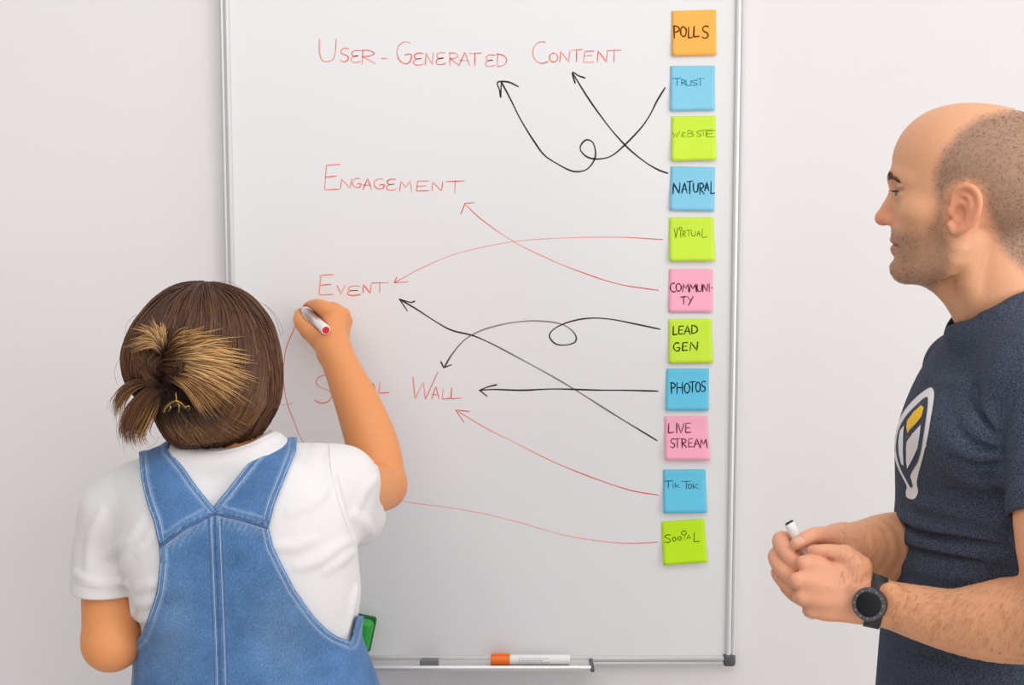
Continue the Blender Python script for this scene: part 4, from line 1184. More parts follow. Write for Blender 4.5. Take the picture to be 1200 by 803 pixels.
# neck opening, sleeve openings
T.append(SUB(s_poly([P(258, 480, 1.845), P(267, 520, 1.85), P(267, 545, 1.85)], [S(40, 1.85), S(45, 1.85), S(40, 1.85)]), .004))
c1 = P(122, 692, 1.86); a1 = np.array([-.02, 0, -1.0])
xcut = P(153, 692, 1.84)[0]
T.append(SUB(lambda p: np.maximum(s_half(c1, -a1)(p), p[:, 0] - xcut), .001))
T.append(SUB(s_poly([P(128, 668, 1.86), P(129, 745, 1.86)], [S(34.2, 1.86)] * 2), .002))
c2 = P(428, 588, 1.962); a2 = P(448, 568, 2.03) - P(398, 565, 1.86); a2 /= np.linalg.norm(a2)
T.append(SUB(lambda p: np.maximum(s_half(c2, -a2)(p), s_poly([c2, c2 + a2 * .4], [.11, .11])(p)), .001))
T.append(SUB(s_poly([P(412, 578, 1.93), P(440, 585, 2.03)], [S(35, 1.95), S(38, 2.0)]), .003))
zt = P(300, 860, DW)[2]
tv, tf = sdf_mesh(T, (LO[0], LO[1], zt), HI, 0.0024)
m_tee = material('white_cotton', srgb(225, 222, 222), rough=0.9, spec=0.15, var=0.012, vscale=500, bump=0.2, bscale=1200, sheen=0.1)
tee = link('t_shirt', mesh(tv, tf, True), m_tee, woman, 'white short-sleeved t-shirt')
tb = bvh_of(tv, tf)
rp_ = spl(ringw, 6, True); cen_ = rp_.mean(0); V = []; n = len(rp_)
for p in rp_:
    o_ = p - cen_; o_[2] = 0; o_ /= np.linalg.norm(o_)
    for a, b in ((-.0012, .003), (.0020, .0036), (.0045, -.003), (.006, -.011), (.003, -.013), (-.002, -.006)): V.append(p + o_ * a + np.array([0, 0, b]))
Fc = [(i * 6 + k, i * 6 + (k + 1) % 6, ((i + 1) % n) * 6 + (k + 1) % 6, ((i + 1) % n) * 6 + k) for i in range(n) for k in range(6)]
link('collar', mesh(V, Fc, True), m_tee, tee)
# raised seam where the right sleeve joins
ln = surf_line(tb, [(386, 522), (388, 550), (396, 585), (406, 615), (412, 632)], 6, 1.82, .0002)
link('sleeve_seam', tubes([(ln, .0011)], 5), m_tee, tee)
ln = surf_line(tb, [(88, 684), (100, 686.5), (118, 688)], 6, 1.84, .0001)
link('hem_stitching', tubes([(ln, .0006)], 4), m_tee, tee)

# --- skin: head, neck, arms, hands
fW = Frame(P(228, 415, 1.83) + np.array([0, 0.0, 0.0]), np.array([math.sin(.35), math.cos(.35), -.10]) / np.linalg.norm([math.sin(.35), math.cos(.35), -.10]),
           (math.cos(.35), -math.sin(.35), 0), (0, 0, 1), .00091)
fW.up = np.cross(fW.side, fW.fwd); fW.up *= np.sign(fW.up[2]); fW.R = np.array([-fW.fwd, -fW.up, fW.side])
fW.O = P(238, 418, 1.84) - (fW(1140, 225) - fW.O)
I = head_items(fW, True)
I.append(U(s_poly([P(255, 470, 1.845), P(267, 515, 1.85), P(268, 560, 1.85)], [S(37, 1.85), S(42.5, 1.85), S(44, 1.85)]), .016))
I.append(U(ch([(266, 560, 1.85, 42), (285, 640, 1.87, 60), (290, 740, 1.87, 60)]), .03))
I.append(U(ch([(250, 575, 1.85, 28), (160, 592, 1.855, 32), (134, 640, 1.86, 32), (129, 695, 1.86, 32.5), (130, 752, 1.85, 32)]), .012))
I.append(U(ch([(131, 753, 1.85, 33), (160, 742, 1.93, 30), (200, 712, 2.01, 23), (222, 700, 2.04, 19)]), .012))
I.append(U(ch([(300, 575, 1.85, 30), (390, 570, 1.87, 38), (425, 575, 1.95, 33), (448, 569, 2.03, 27.5)]), .012))
I.append(U(ch([(448, 569, 2.03, 28), (438, 526, 2.05, 30.5), (421, 478, 2.08, 27), (402, 434, 2.11, 21.5), (392, 412, 2.130, 20)]), .010))
# right hand: back of the hand, knuckles, thumb and forefinger on the pen
I.append(U(ch([(392, 412, 2.130, 20), (389, 398, 2.150, 20)]), .008))
for (x0, y0, d0), (x1, y1, d1), r0, r1 in (((384, 400, 2.150), (392, 369, 2.160), 12.5, 11), ((391, 400, 2.15), (401, 370, 2.166), 12, 9.5), ((395, 402, 2.16), (404, 377, 2.182), 11, 9), ((396, 405, 2.165), (402, 388, 2.198), 10, 8)):
    I.append(U(ch([(x0, y0, d0, r0), ((x0 + x1) / 2, (y0 + y1) / 2, (d0 + d1) / 2 - .003, (r0 + r1) / 2), (x1, y1, d1, r1)]), .010))
I.append(U(ch([(392, 368, 2.160, 11), (376, 360.5, 2.165, 9.4), (367, 359, 2.195, 8), (361, 360.5, 2.222, 6.5)], 4), .004))       # forefinger
I.append(U(ch([(401, 370, 2.166, 9.2), (388, 362, 2.192, 8.6), (376, 368, 2.218, 7.6), (366, 372, 2.224, 6.6)], 4), .003))
I.append(U(ch([(404, 377, 2.183, 8.8), (394, 372, 2.21, 8.2), (382, 378, 2.232, 7.4), (374, 384, 2.226, 6.6)], 4), .003))
I.append(U(ch([(402, 388, 2.199, 7.8), (395, 384, 2.222, 7.2), (385, 388, 2.236, 6.6), (379, 392, 2.228, 6)], 4), .003))
I.append(U(ch([(387, 408, 2.148, 15), (374, 397, 2.156, 12.5), (362, 388, 2.168, 10)]), .008))
I.append(U(ch([(362, 388, 2.168, 10), (352.5, 377, 2.184, 8.6), (352.5, 369, 2.204, 7.4), (356, 365.5, 2.218, 6)], 4), .003))      # thumb
I.append(U(ch([(376, 395, 2.160, 11), (384, 384, 2.166, 11)]), .010))
PT, PE = Q(356, 362.5, YB - .0006), P(382, 387, 2.118)
for k_, rk in ((0.0, .0082), (.010, .0088), (.020, .0098), (.032, .011), (.045, .012)):                # the pen lies in a groove between thumb and forefinger
    o_ = -ray(372, 376) * k_
    I.append(SUB(s_poly([PT + (PE - PT) * .10 + o_, PE + o_], [rk * .85, rk]), .003))
# left hand, loosely curled in front of the waist
lw = P(222, 700, 2.04)
def off3(dx, dy, dz): return lw + np.array([dx, dy, dz])
I.append(U(s_poly([lw, off3(.04, .015, .01), off3(.075, .02, .012)], [.024, .028, .027]), .01))
for i, (dz, ln_) in enumerate(((.030, 1.0), (.012, 1.08), (-.006, 1.0), (-.022, .82))):
    I.append(U(s_poly([off3(.075, .02, dz + .002), off3(.075 + .038 * ln_, .026, dz + .002), off3(.09 + .036 * ln_, .004, dz), off3(.085 + .024 * ln_, -.012, dz)], [.0105, .0095, .0085, .0072], 3), .0025))
I.append(U(s_poly([off3(.02, .005, .024), off3(.05, -.012, .038), off3(.078, -.018, .036)], [.014, .011, .0085], 3), .006))
wv, wf = sdf_mesh(I, (-0.72, -0.62, 0.90), (0.02, 0.0, 1.70), 0.0022)
L = fW.loc(wv)
w_skin = np.array(srgb(226, 150, 94)); col = np.tile(w_skin, (len(wv), 1)) * 1.0
lipm = ((np.abs(L[:, 1] - 288) < 8.5) & (L[:, 0] < 1058) & (np.abs(L[:, 2]) < 22)).astype(float)[:, None]
col = col * (1 - lipm * .7) + np.array(srgb(190, 96, 86)) * lipm * .7
m_skin_w = material('woman_skin', (0, 0, 0), rough=0.48, spec=0.35, attr=True, var=0.03, vscale=300, bump=0.18, bscale=500, sss=0.10)
link('body', mesh(wv, wf, True, col), m_skin_w, woman)
wb = bvh_of(wv, wf)
for s in (-1, 1): eyeball(fW, s, fW.fwd + fW.up * -.05, woman)
for s in (-1, 1):
    st = []
    for i in range(120):
        u = RNG.uniform(); a = RNG.uniform(-1, 1)
        c = fW(1030, 207 - 3.5 * math.sin(u * 2.6) + 3 * u * u + a * 1.8 * (1 - .5 * u), s * (8 + 33 * u))
        loc, nrm, _, _ = wb.ray_cast(Vector(c), Vector(-fW.fwd))
        if loc is None: continue
        nrm = np.array(nrm); g = -fW.fwd * .5 + fW.side * s * .8; g -= nrm * (g @ nrm); g /= np.linalg.norm(g); p0 = np.array(loc)
        st.append((np.array([p0 - nrm * .0005, p0 + g * .004 + nrm * .001, p0 + g * .008 + nrm * .0006]), [.0004, .00035, .0001]))
    link('eyebrow', tubes(st, 3), m_hair_d, woman)

# --- denim overalls: a shell that follows the t-shirt
pxof = lambda p: np.stack([600 + FPX * (p[:, 0] - CAM[0]) / ((p - CAM) @ FWD), 401.5 - FPX * ((p - CAM) @ UPV) / ((p - CAM) @ FWD)], 1)
BODY = [(186, 636), (200, 626), (215, 615), (232, 604), (251, 595), (253, 598), (270, 601), (290, 606), (314, 614), (320, 640), (328, 657), (345, 690), (358, 709), (370, 725), (383, 738), (395, 746), (411, 752),
        (418, 722), (470, 722), (640, 1400), (100, 1400), (150, 760), (165, 745), (172, 728), (180, 705), (184, 690), (187, 660)]
STL = [(158, 470), (196, 470), (199, 528), (215, 548), (232, 572), (249, 593), (253, 598), (215, 619), (186, 640), (180, 612), (172, 590), (165, 560), (163, 535)]
STR = [(318, 470), (352, 470), (347, 528), (335, 558), (322, 590), (315, 617), (290, 610), (253, 600), (250, 594), (275, 563), (300, 532), (315, 517)]
legs = []
hp = wo_secs(WROWS)[-1]
hx, hy, hz = hp[1], hp[2], hp[0]
for s in (-1, 1):
    ux, uy = math.cos(YAW) * s, math.sin(YAW) * s
    legs.append(U(s_poly([(hx + ux * .085, hy + uy * .085, hz - .02), (hx + ux * .09, hy + uy * .09, .48), (hx + ux * .095, hy + uy * .095, .09)], [.098, .088, .080], 2), .03))
fBODY, fSTL, fSTR = poly2(BODY), poly2(STL), poly2(STR)
def shell(reg, off, hemw=9.0, hemt=.0014):
    def f(p):
        d = D_torso(p); q = reg(pxof(p))
        t = off + hemt * smooth01(q, -hemw - 1.5, -hemw + 0.5)
        return np.maximum(np.maximum(d - t, -(d + .004)), q * 0.0012)
    return f
denim = np.array(srgb(78, 117, 164)); d_lt = np.array(srgb(146, 170, 200)); d_dk = np.array(srgb(56, 82, 124))
YOKE = [(186, 636), (215, 615), (251, 597), (253, 597), (290, 606), (314, 614)]
def dist_line(q, ln_):
    ln_ = np.asarray(ln_, float); best = np.full(len(q), 1e9)
    for a, b in zip(ln_[:-1], ln_[1:]):
        e = b - a; t = np.clip(((q - a) @ e) / (e @ e + 1e-9), 0, 1); g = q - a - t[:, None] * e
        best = np.minimum(best, np.hypot(g[:, 0], g[:, 1]))
    return best
def denim_cols(v, reg, base=denim):
    q = pxof(v); d_ = reg(q)
    c = np.tile(base, (len(v), 1))
    wav = .5 + .5 * np.sin(q[:, 0] * .9 + q[:, 1] * .45 + 2 * np.sin(q[:, 1] * .17))
    def mixin(m_, t):
        nonlocal c
        m_ = np.clip(m_, 0, 1)[:, None]; c = c * (1 - m_) + t * m_
    mixin(np.exp(-((d_ + 8.5) / 1.6) ** 2) * .55, d_lt)                      # worn ridge beside the hem
    mixin(np.exp(-((d_ + 2.5) / 2.5) ** 2) * .35 * wav, d_lt)
    yk = dist_line(q, YOKE); below = q[:, 1] > np.interp(q[:, 0], [186, 215, 252, 290, 314], [636, 615, 597, 606, 614])
    mixin(np.exp(-((yk - 12) / 7) ** 2) * .5 * wav * below, d_lt)
    mixin(np.exp(-((yk - 5) / 2.2) ** 2) * .45 * (1 - wav) * below, d_dk)
    cs = np.abs(q[:, 0] - np.interp(q[:, 1], [598, 700, 803], [252, 256, 259]))
    mixin(np.exp(-((cs - 6) / 2.2) ** 2) * .4 * (q[:, 1] > 600) * (.6 + .4 * wav), d_lt)
    mixin(np.exp(-((q[:, 0] - 330) / 34) ** 2 - ((q[:, 1] - 740) / 60) ** 2) * .22, d_lt)
    mixin(np.exp(-((q[:, 0] - 200) / 26) ** 2 - ((q[:, 1] - 740) / 70) ** 2) * .22, d_lt)
    return c
m_denim = bpy.data.materials.new('blue_denim'); m_denim.use_nodes = True
nt = m_denim.node_tree; b = nt.nodes['Principled BSDF']; N = nt.nodes.new; Lk = nt.links.new
at = N('ShaderNodeVertexColor'); at.layer_name = 'Col'
tc = N('ShaderNodeTexCoord')
mp = N('ShaderNodeMapping'); mp.inputs['Scale'].default_value = (900, 900, 330); Lk(tc.outputs['Object'], mp.inputs[0])
n1 = N('ShaderNodeTexNoise'); n1.inputs['Scale'].default_value = 1; n1.inputs['Detail'].default_value = 3; Lk(mp.outputs[0], n1.inputs['Vector'])
n2 = N('ShaderNodeTexNoise'); n2.inputs['Scale'].default_value = 28; n2.inputs['Detail'].default_value = 6; Lk(tc.outputs['Object'], n2.inputs['Vector'])
r1 = N('ShaderNodeMapRange'); r1.inputs['From Min'].default_value = .3; r1.inputs['From Max'].default_value = .7; r1.inputs['To Min'].default_value = .72; r1.inputs['To Max'].default_value = 1.3; Lk(n1.outputs['Fac'], r1.inputs['Value'])
r2 = N('ShaderNodeMapRange'); r2.inputs['From Min'].default_value = .3; r2.inputs['From Max'].default_value = .7; r2.inputs['To Min'].default_value = .84; r2.inputs['To Max'].default_value = 1.18; Lk(n2.outputs['Fac'], r2.inputs['Value'])
mu = N('ShaderNodeMath'); mu.operation = 'MULTIPLY'; Lk(r1.outputs[0], mu.inputs[0]); Lk(r2.outputs[0], mu.inputs[1])
sc_ = N('ShaderNodeVectorMath'); sc_.operation = 'SCALE'; Lk(at.outputs['Color'], sc_.inputs[0]); Lk(mu.outputs[0], sc_.inputs['Scale']); Lk(sc_.outputs[0], b.inputs['Base Color'])
b.inputs['Roughness'].default_value = .85; b.inputs['Specular IOR Level'].default_value = .2; b.inputs['Sheen Weight'].default_value = .1
bp = N('ShaderNodeBump'); bp.inputs['Strength'].default_value = .4; bp.inputs['Distance'].default_value = .001; Lk(n1.outputs['Fac'], bp.inputs['Height']); Lk(bp.outputs[0], b.inputs['Normal'])
OV = [U(shell(fBODY, .0062), .002)] + legs
OV.append(SUB(s_half((0, 0, .075), (0, 0, 1)), .001))
ov_hi, ovf = sdf_mesh([OV[0]], (-0.62, -0.60, 0.86), (0.02, -0.22, 1.42), 0.0025)
lv, lf = sdf_mesh([U(evalf(OV[1:3] + [U(s_loft(wo_secs(WROWS[-3:], .004), YAW, 2.15), .02)]), .01), OV[-1]], (-0.75, -0.75, 0.0), (0.1, -0.1, 0.96), 0.006)
allv = np.vstack([ov_hi, lv]); allf = np.vstack([ovf, lf + len(ov_hi)])
over = link('overalls', mesh(allv, allf, True, np.vstack([denim_cols(ov_hi, fBODY), np.tile(denim, (len(lv), 1))])), m_denim, woman, 'blue denim overalls with crossed back yoke')
ob = bvh_of(ov_hi, ovf)
sb = []
for reg in (fSTL, fSTR):
    v_, f_ = sdf_mesh([U(shell(reg, .0070), .002)], (-0.62, -0.62, 1.10), (0.02, -0.22, 1.50), 0.0023)
    link('shoulder_strap', mesh(v_, f_, True, denim_cols(v_, reg)), m_denim, over)
    sb.append(bvh_of(v_, f_))
# seams and stitching
m_seam = material('seam_denim', srgb(74, 104, 150), rough=.85, var=.25, vscale=260, bump=.4, bscale=600)
m_thread = material('pale_thread', srgb(176, 194, 216), rough=.8)
def inset(poly, i0, i1, dist):
    """part of an outline moved inwards"""
    p = np.array(poly[i0:i1 + 1], float); p = spl(p, 4)
    t = np.gradient(p, axis=0); t /= np.linalg.norm(t, axis=1)[:, None]
    nrm = np.column_stack([-t[:, 1], t[:, 0]])
    f = poly2(poly)
    if f((p + nrm * dist))[len(p) // 2] > 0: nrm = -nrm
    return p + nrm * dist
def stitch(bv, pts, r=.0005, d=1.78, lift=.0002):
    q = [hit(bv, x, y, d, lift) for x, y in pts]
    q = np.array(q); keep = np.linalg.norm(np.diff(q, axis=0), axis=1) < .03
    return (q, r) if keep.all() else None
S_ = []
for bv, poly, rg in ((ob, BODY, ((8, 16), (23, 26), (0, 4), (5, 8))), (sb[0], STL, ((2, 6), (8, 12))), (sb[1], STR, ((2, 5), (8, 11)))):
    for i0, i1 in rg:
        for dd in (2.0, 7.2):
            s_ = stitch(bv, inset(poly, i0, i1, dd))
            if s_: S_.append(s_)
CS = [(252, 600), (254, 650), (256, 700), (258, 750), (259.5, 803), (260, 860)]
for dx in (-4.8, 4.8):
    s_ = stitch(ob, [(x + dx, y) for x, y in spl(CS, 6)])
    if s_: S_.append(s_)
link('topstitching', tubes(S_, 4), m_thread, over, 'pale topstitching along the edges')
sm = []
for pts, r in (([(187, 641), (216, 620.5), (251, 602), ], .0019), ([(253, 602), (289, 611), (314, 619)], .0019), (CS, .0014)):
    q = np.array([hit(ob, x, y, 1.77, .0001) for x, y in spl(pts, 8)])
    sm.append((q, r))
for dx in (-7.5, 7.5):
    q = np.array([hit(ob, x + dx, y, 1.77, .0000) for x, y in spl(CS, 6)]); sm.append((q, .0008))
link('felled_seam', tubes(sm, 6), m_seam, over, 'dark raised seams of the yoke and centre back')
for s in (-1, 1):
    ux, uy = math.cos(YAW) * s, math.sin(YAW) * s
    shoe((hx + ux * .095, hy + uy * .095 - .01), (math.sin(-YAW) + ux * .12, math.cos(YAW), 0), woman)

# --- hair
HC = [U(s_ell(P(240, 408, 1.835), [S(80, 1.835), .104, S(78, 1.835)]), .004),
      U(s_ell(P(256, 458, 1.83), [S(66, 1.83), .090, S(60, 1.83)]), .03),
      U(s_ell(P(289, 444, 1.835), [S(29, 1.83), .082, S(62, 1.83)]), .03),
      U(s_ell(P(185, 425, 1.80), [S(36, 1.8), .06, S(45, 1.8)]), .03),
      U(s_ell(P(232, 490, 1.80), [S(40, 1.8), .055, S(36, 1.8)]), .03)]
face = fW.ell((1030, 262, 0), (62, 84, 52))
HC.append(SUB(face, .012))
HC.append(SUB(s_ell(P(319, 505, 1.80), [S(17, 1.8), .07, S(26, 1.8)]), .008))
HC.append(SUB(s_half(P(240, 524, 1.8), (0, 0.15, 1)), .006))
cv_, cf_ = sdf_mesh(HC, (-0.62, -0.62, 1.30), (-0.22, -0.20, 1.70), 0.003)
D1, D2, D3 = np.array(srgb(52, 34, 26)), np.array(srgb(90, 58, 40)), np.array(srgb(118, 80, 54))
B1, B2 = np.array(srgb(176, 132, 82)), np.array(srgb(214, 170, 114))
m_hair = material('brown_hair', (0, 0, 0), rough=.45, spec=.3, attr=True)
ccol = np.tile(D1, (len(cv_), 1))
m_cap = material('hair_base', tuple(D1), rough=.8, spec=.02, var=.3, vscale=250, stretch=(1, 1, .15))
hair = link('hair', mesh(cv_, cf_, True, ccol), m_cap, woman, 'brown bob hair with blonde ends clipped up at the back')
hb = bvh_of(cv_, cf_)
GUIDES = [[(226, 333), (172, 364), (152, 398), (160, 426), (188, 436)], [(231, 332), (196, 358), (174, 392), (178, 420), (196, 434)], [(237, 331), (222, 356), (206, 388), (200, 412), (202, 434)],
          [(243, 330), (250, 352), (250, 388), (238, 420), (214, 440)], [(248, 330), (276, 358), (285, 400), (280, 450), (262, 492), (236, 516)],
          [(253, 331), (292, 362), (306, 405), (304, 455), (288, 496), (262, 519)], [(258, 333), (304, 366), (320, 412), (317, 460), (300, 492), (282, 512)], [(262, 335), (310, 372), (326, 425), (323, 458), (314, 476), (297, 496)]]
NP = 14
G = np.array([np.array([np.interp(np.linspace(0, 1, NP), np.linspace(0, 1, len(s_)), s_[:, k]) for k in (0, 1)]).T for s_ in [spl(g, 6) for g in GUIDES]])
def strand_on_cap(line, lift, d=1.76):
    q = np.array([hit(hb, x, y, d, 0.0) for x, y in line])
    q[1:-1] = (q[:-2] + 2 * q[1:-1] + q[2:]) / 4
    r = np.array([-ray(x, y) for x, y in line])
    return q + r * lift
SR = []
def rcol(n, c0, c1, mid=.6):
    t = np.linspace(0, 1, n)[:, None]; f = smooth01(t, mid - .3, mid + .3)
    return (np.asarray(c0) * (1 - f) + np.asarray(c1) * f) * RNG.uniform(.72, 1.22)
for i in range(1500):
    u = RNG.uniform(0, len(GUIDES) - 1.001); j = int(u); t = u - j
    line = G[j] * (1 - t) + G[j + 1] * t + RNG.normal(0, 1.6, 2) + np.cumsum(RNG.normal(0, .35, (NP, 2)), 0)
    L0 = RNG.integers(0, 4); L1 = NP - RNG.integers(0, 3)
    line = line[L0:L1]
    lift = .001 + .004 * RNG.uniform() * np.sin(np.linspace(.2, 3.0, len(line)))
    q = strand_on_cap(line, lift[:, None])
    blond = RNG.uniform() < .16
    SR.append((q, RNG.uniform(.0007, .0013) * np.sin(np.linspace(.7, 2.9, len(q))), rcol(len(q), D2 * RNG.uniform(.7, 1), D3 if not blond else B1 * .75)))
# nape hair below the clip
for i in range(320):
    x0 = RNG.uniform(188, 235); y0 = RNG.uniform(452, 480); x1 = 196 + (x0 - 185) * 2.0 + RNG.normal(0, 8); y1 = 522 + RNG.normal(0, 4) - max(0, x1 - 250) * .15
    mx_, my_ = (x0 + x1) / 2 + RNG.normal(0, 4) - 4, (y0 + y1) / 2
    q = strand_on_cap(spl([(x0, y0), (mx_, my_), (x1, y1)], 5), .002 + .004 * RNG.uniform())
    SR.append((q, .0009 * np.sin(np.linspace(.8, 2.9, len(q))), rcol(len(q), D1, D3 if RNG.uniform() < .7 else B1 * .8)))
# strands traced over the whole cap, down from the crown
cfc = cv_[cf_].mean(1); cfn = np.cross(cv_[cf_[:, 2]] - cv_[cf_[:, 0]], cv_[cf_[:, 3]] - cv_[cf_[:, 1]]); cfn /= np.linalg.norm(cfn, axis=1)[:, None] + 1e-12
vw = cfc - CAM; vw /= np.linalg.norm(vw, axis=1)[:, None]
facing = -(cfn * vw).sum(1)
ok_ = np.nonzero((facing < .55) & (face(cfc) > .004))[0]
crown = P(244, 330, 1.82)
for i in RNG.choice(ok_, 2600):
    p = cfc[i].copy(); ln_ = [p]; lf_ = RNG.uniform(.0005, .004)
    for k in range(11):
        loc, nrm, _, _ = hb.find_nearest(Vector(p)); nrm = np.array(nrm)
        g = np.array([0, 0, -1.0]) + (p - crown) * np.array([3.0, 3.0, 0]) * max(0, 1 - (crown[2] - p[2]) / .10) + RNG.normal(0, .05, 3)
        g -= nrm * (g @ nrm); g /= np.linalg.norm(g) + 1e-9
        p = p + g * .009
        loc, nrm, _, _ = hb.find_nearest(Vector(p)); p = np.array(loc)
        if face(p[None])[0] < .003: break
        ln_.append(p + np.array(nrm) * lf_ * math.sin(.3 + k * .24))
    if len(ln_) > 4:
        q = np.array(ln_); SR.append((q, .0010 * np.sin(np.linspace(.8, 2.9, len(q))), rcol(len(q), D2 * .9, D3 if RNG.uniform() < .85 else B1 * .75)))
link('combed_strands', tubes(SR, 3), m_hair, hair)
# clipped-up bun: fans of blonde ends
BS = []
def base_d(x, y):
    h_ = hit(hb, x, y, 1.74); return (h_ - CAM) @ FWD
def lock(p0, p1, p2, n, spread, bulge, c0, c1, wd=.0009, w0=5.0, mid=.35, tipd=0.0):
    for i in range(n):
        o0 = RNG.normal(0, w0 * .5, 2); o2 = RNG.normal(0, spread, 2) ; o1 = (o0 + o2) * .5 + RNG.normal(0, spread * .25, 2)
        s_ = RNG.uniform(.72, 1.06)
        a = np.array(p0, float) + o0; c = np.array(p2, float) + o2; m_ = np.array(p1, float) + o1
        c = a + (c - a) * s_; m_ = a + (m_ - a) * s_
        ln_ = spl([a, m_, c], 6); nn = len(ln_); tt = np.linspace(0, 1, nn)
        b_ = bulge * RNG.uniform(.55, 1.15)
        q = []
        for (x, y), t in zip(ln_, tt):
            dd = base_d(x, y) - .004 - b_ * math.sin(math.pi * min(1, .12 + t * .80)) - tipd * t
            q.append(P(x, y, dd))
        BS.append((np.array(q), wd * RNG.uniform(.7, 1.2) * np.sin(np.linspace(.8, 3.0, nn)), rcol(nn, c0, c1, mid)))
for ang, ln_ in ((-24, 44), (-14, 66), (-4, 80), (5, 90), (14, 96), (23, 96), (32, 88), (42, 74)):
    a = math.radians(ang); x0, y0 = 197, 420 + ang * .5
    p2 = (x0 + ln_ * math.cos(a), y0 + ln_ * math.sin(a) * .8); p1 = (x0 + ln_ * .5 * math.cos(a), y0 + ln_ * .5 * math.sin(a) * .8 - 7)
    lock((x0, y0), p1, p2, 62, 8, .030, D2, B2 if -10 < ang < 30 else B1)
for p1, p2 in (((176, 402), (152, 408)), ((174, 396), (154, 398)), ((178, 392), (164, 386)), ((184, 390), (176, 380)), ((190, 392), (188, 381))):
    lock((190, 414), p1, p2, 42, 4, .022, D1, B2 * .95)
lock((188, 440), (176, 430), (190, 414), 60, 4, .022, D1, D2)
lock((196, 446), (214, 428), (205, 410), 70, 5, .028, D1, D2)
lock((186, 452), (172, 440), (164, 424), 60, 4, .016, D1, D3)
link('clipped_up_locks', tubes(BS, 3), m_hair, hair, 'blonde-tipped locks clipped up into a loose bun')
# loose tail hanging at the lower left
BS2 = BS; BS = []
def free_lock(pts, n, spread, d, wd, c0, c1, endspread=None):
    es = endspread or spread
    for i in range(n):
        k = len(pts); o = RNG.normal(0, 1, 2)
        w_ = np.linspace(spread * .5, es, k)
        ln_ = spl([(x + o[0] * w_[j], y + o[1] * w_[j] * .6) for j, (x, y) in enumerate(pts)], 5)
        cut = max(6, int(len(ln_) * RNG.uniform(.78, 1.0))); ln_ = ln_[:cut]
        dz = RNG.normal(0, .007); nn = len(ln_)
        q = np.array([P(x, y, d + dz * (j / nn) + .012 * (j / nn)) for j, (x, y) in enumerate(ln_)])
        BS.append((q, wd * RNG.uniform(.7, 1.2) * np.sin(np.linspace(.9, 3.0, nn)), rcol(nn, c0, c1, .4)))
free_lock([(196, 452), (178, 458), (160, 478), (150, 502), (153, 524)], 170, 7, 1.745, .0009, D2, D3 * 1.05, 6)
free_lock([(192, 458), (180, 470), (170, 490), (162, 508), (168, 520)], 110, 6, 1.75, .0009, D2, B1 * .85, 6)
free_lock([(190, 452), (172, 447), (152, 452), (138, 468), (133, 488)], 60, 2.5, 1.742, .0008, D3, D3, 4)
free_lock([(190, 455), (170, 450), (150, 460), (141, 476), (140, 498)], 50, 3, 1.745, .0008, D2, B1 * .8, 4)
link('loose_tail', tubes(BS, 3), m_hair, hair, 'loose tail of hair hanging out of the clip')
# flyaway hairs
FL = []
for pts in ([(300, 352), (316, 362), (328, 378), (332, 392)], [(322, 468), (330, 474), (338, 474), (344, 472)], [(310, 356), (322, 372), (330, 396)], [(160, 368), (150, 378), (146, 392)], [(270, 337), (286, 342), (302, 354)],
            [(205, 336), (190, 342), (176, 352)], [(300, 505), (306, 514), (312, 520)], [(214, 520), (222, 534), (232, 538)], [(228, 520), (240, 532), (256, 530)], [(186, 512), (182, 520), (172, 526)], [(140, 420), (134, 436), (138, 452)],
            [(324, 420), (330, 436), (331, 456)], [(252, 331), (268, 330), (284, 338)]):
    q = np.array([P(x, y, 1.80) for x, y in spl(pts, 6)]); FL.append((q, .00022, np.tile(D2, (len(q), 1))))
tag(link('flyaway_hairs', tubes(FL, 3), m_hair, hair), kind='stuff')
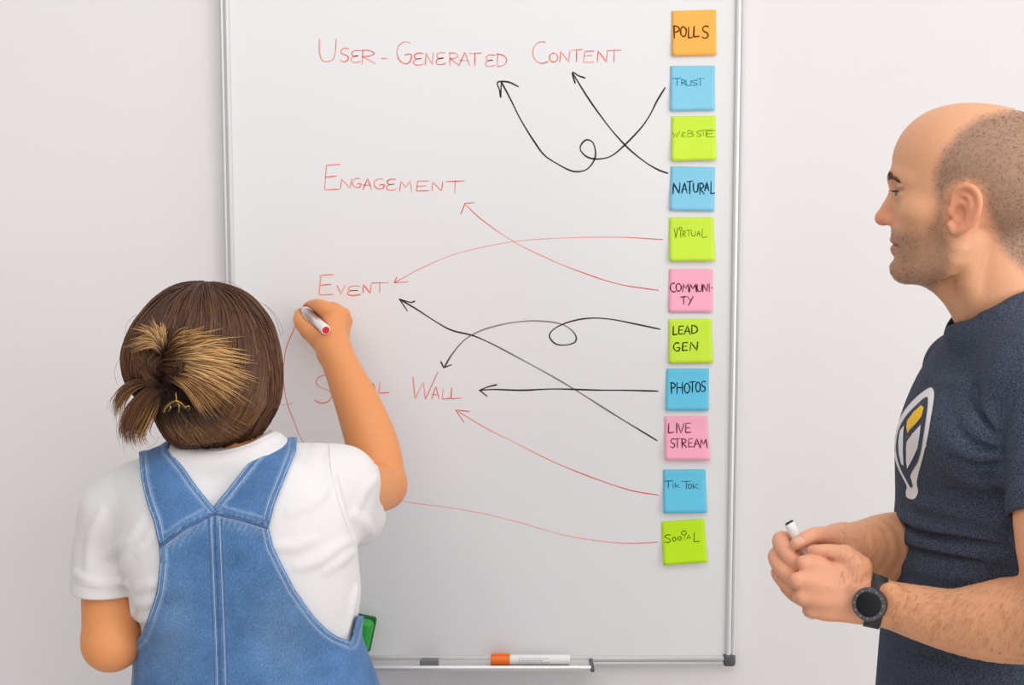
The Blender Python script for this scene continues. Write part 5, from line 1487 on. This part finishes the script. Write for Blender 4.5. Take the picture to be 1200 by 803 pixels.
# --- claw clip in her hair
m_gold = material('gold_metal', srgb(226, 170, 84), rough=.25, metal=1.0)
clip0 = P(206, 468, 1.725)
clip = empty('hair_clip', clip0, 'small gold claw clip holding up the brown hair at the back of the head', 'hair clip')
cd_ = lambda pts, r, dd: (np.array([P(x, y, d) for x, y, d in spl([(x, y, dd + k) for x, y, k in pts], 6)]), r)
link('spine', tubes([cd_([(192, 483, .010), (195, 477, .003), (201, 472, 0), (207, 470, -.003), (213, 473, 0), (218, 478, .006)], .0010, 1.722)], 8), m_gold, clip)
for pts in ([(206.5, 455, .006), (206.3, 461, -.002), (206.8, 470, -.003)], [(198, 474, .0), (200, 478, -.003), (198, 482, .006)], [(207, 470, 0), (210, 476, -.004), (210, 483, .006)],
            [(217, 477, .0), (222, 476, 0), (222, 480, .006)]):
    link('prong', tubes([cd_(pts, .0009, 1.722)], 8), m_gold, clip)
m_claw = material('dark_clip_plastic', srgb(40, 30, 24), rough=.4)
bmc = s_poly([P(193, 480, 1.735), P(200, 474, 1.730), P(208, 472, 1.729), P(216, 475, 1.731), P(222, 481, 1.737)], [.004, .0055, .006, .0055, .004], 3)
v_, f_ = sdf_mesh([U(bmc)], clip0 - .05, clip0 + .06, .0015)
link('claw_body', mesh(v_, f_, True), m_claw, clip, 'dark body of the clip')

# --- pen in her right hand, tip on the board
tip = Q(356, 362.5, YB - .0006)
en = P(382, 387, 2.118)
axp = (en - tip) / np.linalg.norm(en - tip)
LP_ = np.linalg.norm(en - tip)
rp2 = empty('marker_pen', tip, 'white marker pen with red end in the writing hand, its tip on the board', 'marker')
link('nib', lathe(tip, en, [(0, .0012), (.004, .0024), (.010, .0026)]), m_redcap, rp2, 'red nib')
link('barrel', lathe(tip, en, [(.007, .0045), (.018, .0062), (.022, .0078), (.100, .0080), (LP_ - .002, .0080), (LP_ - .0004, .0074), (LP_, .0062)]), m_penw, rp2)
link('end_plug', lathe(tip, en, [(LP_ - .004, .0060), (LP_, .0060), (LP_ + .001, .0052)]), m_redcap, rp2, 'red plug at the end of the pen')
V = []; Fc = []
u_ = np.cross(axp, -ray(370, 375)); u_ /= np.linalg.norm(u_); n__ = np.cross(u_, axp); n__ *= np.sign(n__ @ (-ray(370, 375)))
for row in (-.45, .05, .5):
    t = .05
    for k in range(8 if row != .05 else 6):
        ln_ = RNG.uniform(.004, .007); o_ = len(V)
        for tt, aa in ((t, row - .08), (t + ln_, row - .08), (t + ln_, row + .08), (t, row + .08)):
            V.append(tip + axp * tt + (math.cos(aa) * n__ + math.sin(aa) * u_) * .0083)
        Fc.append((o_, o_ + 1, o_ + 2, o_ + 3)); t += ln_ + .0014
link('barrel_print', mesh(V, Fc, False), m_print, rp2, 'faint grey lines of print')
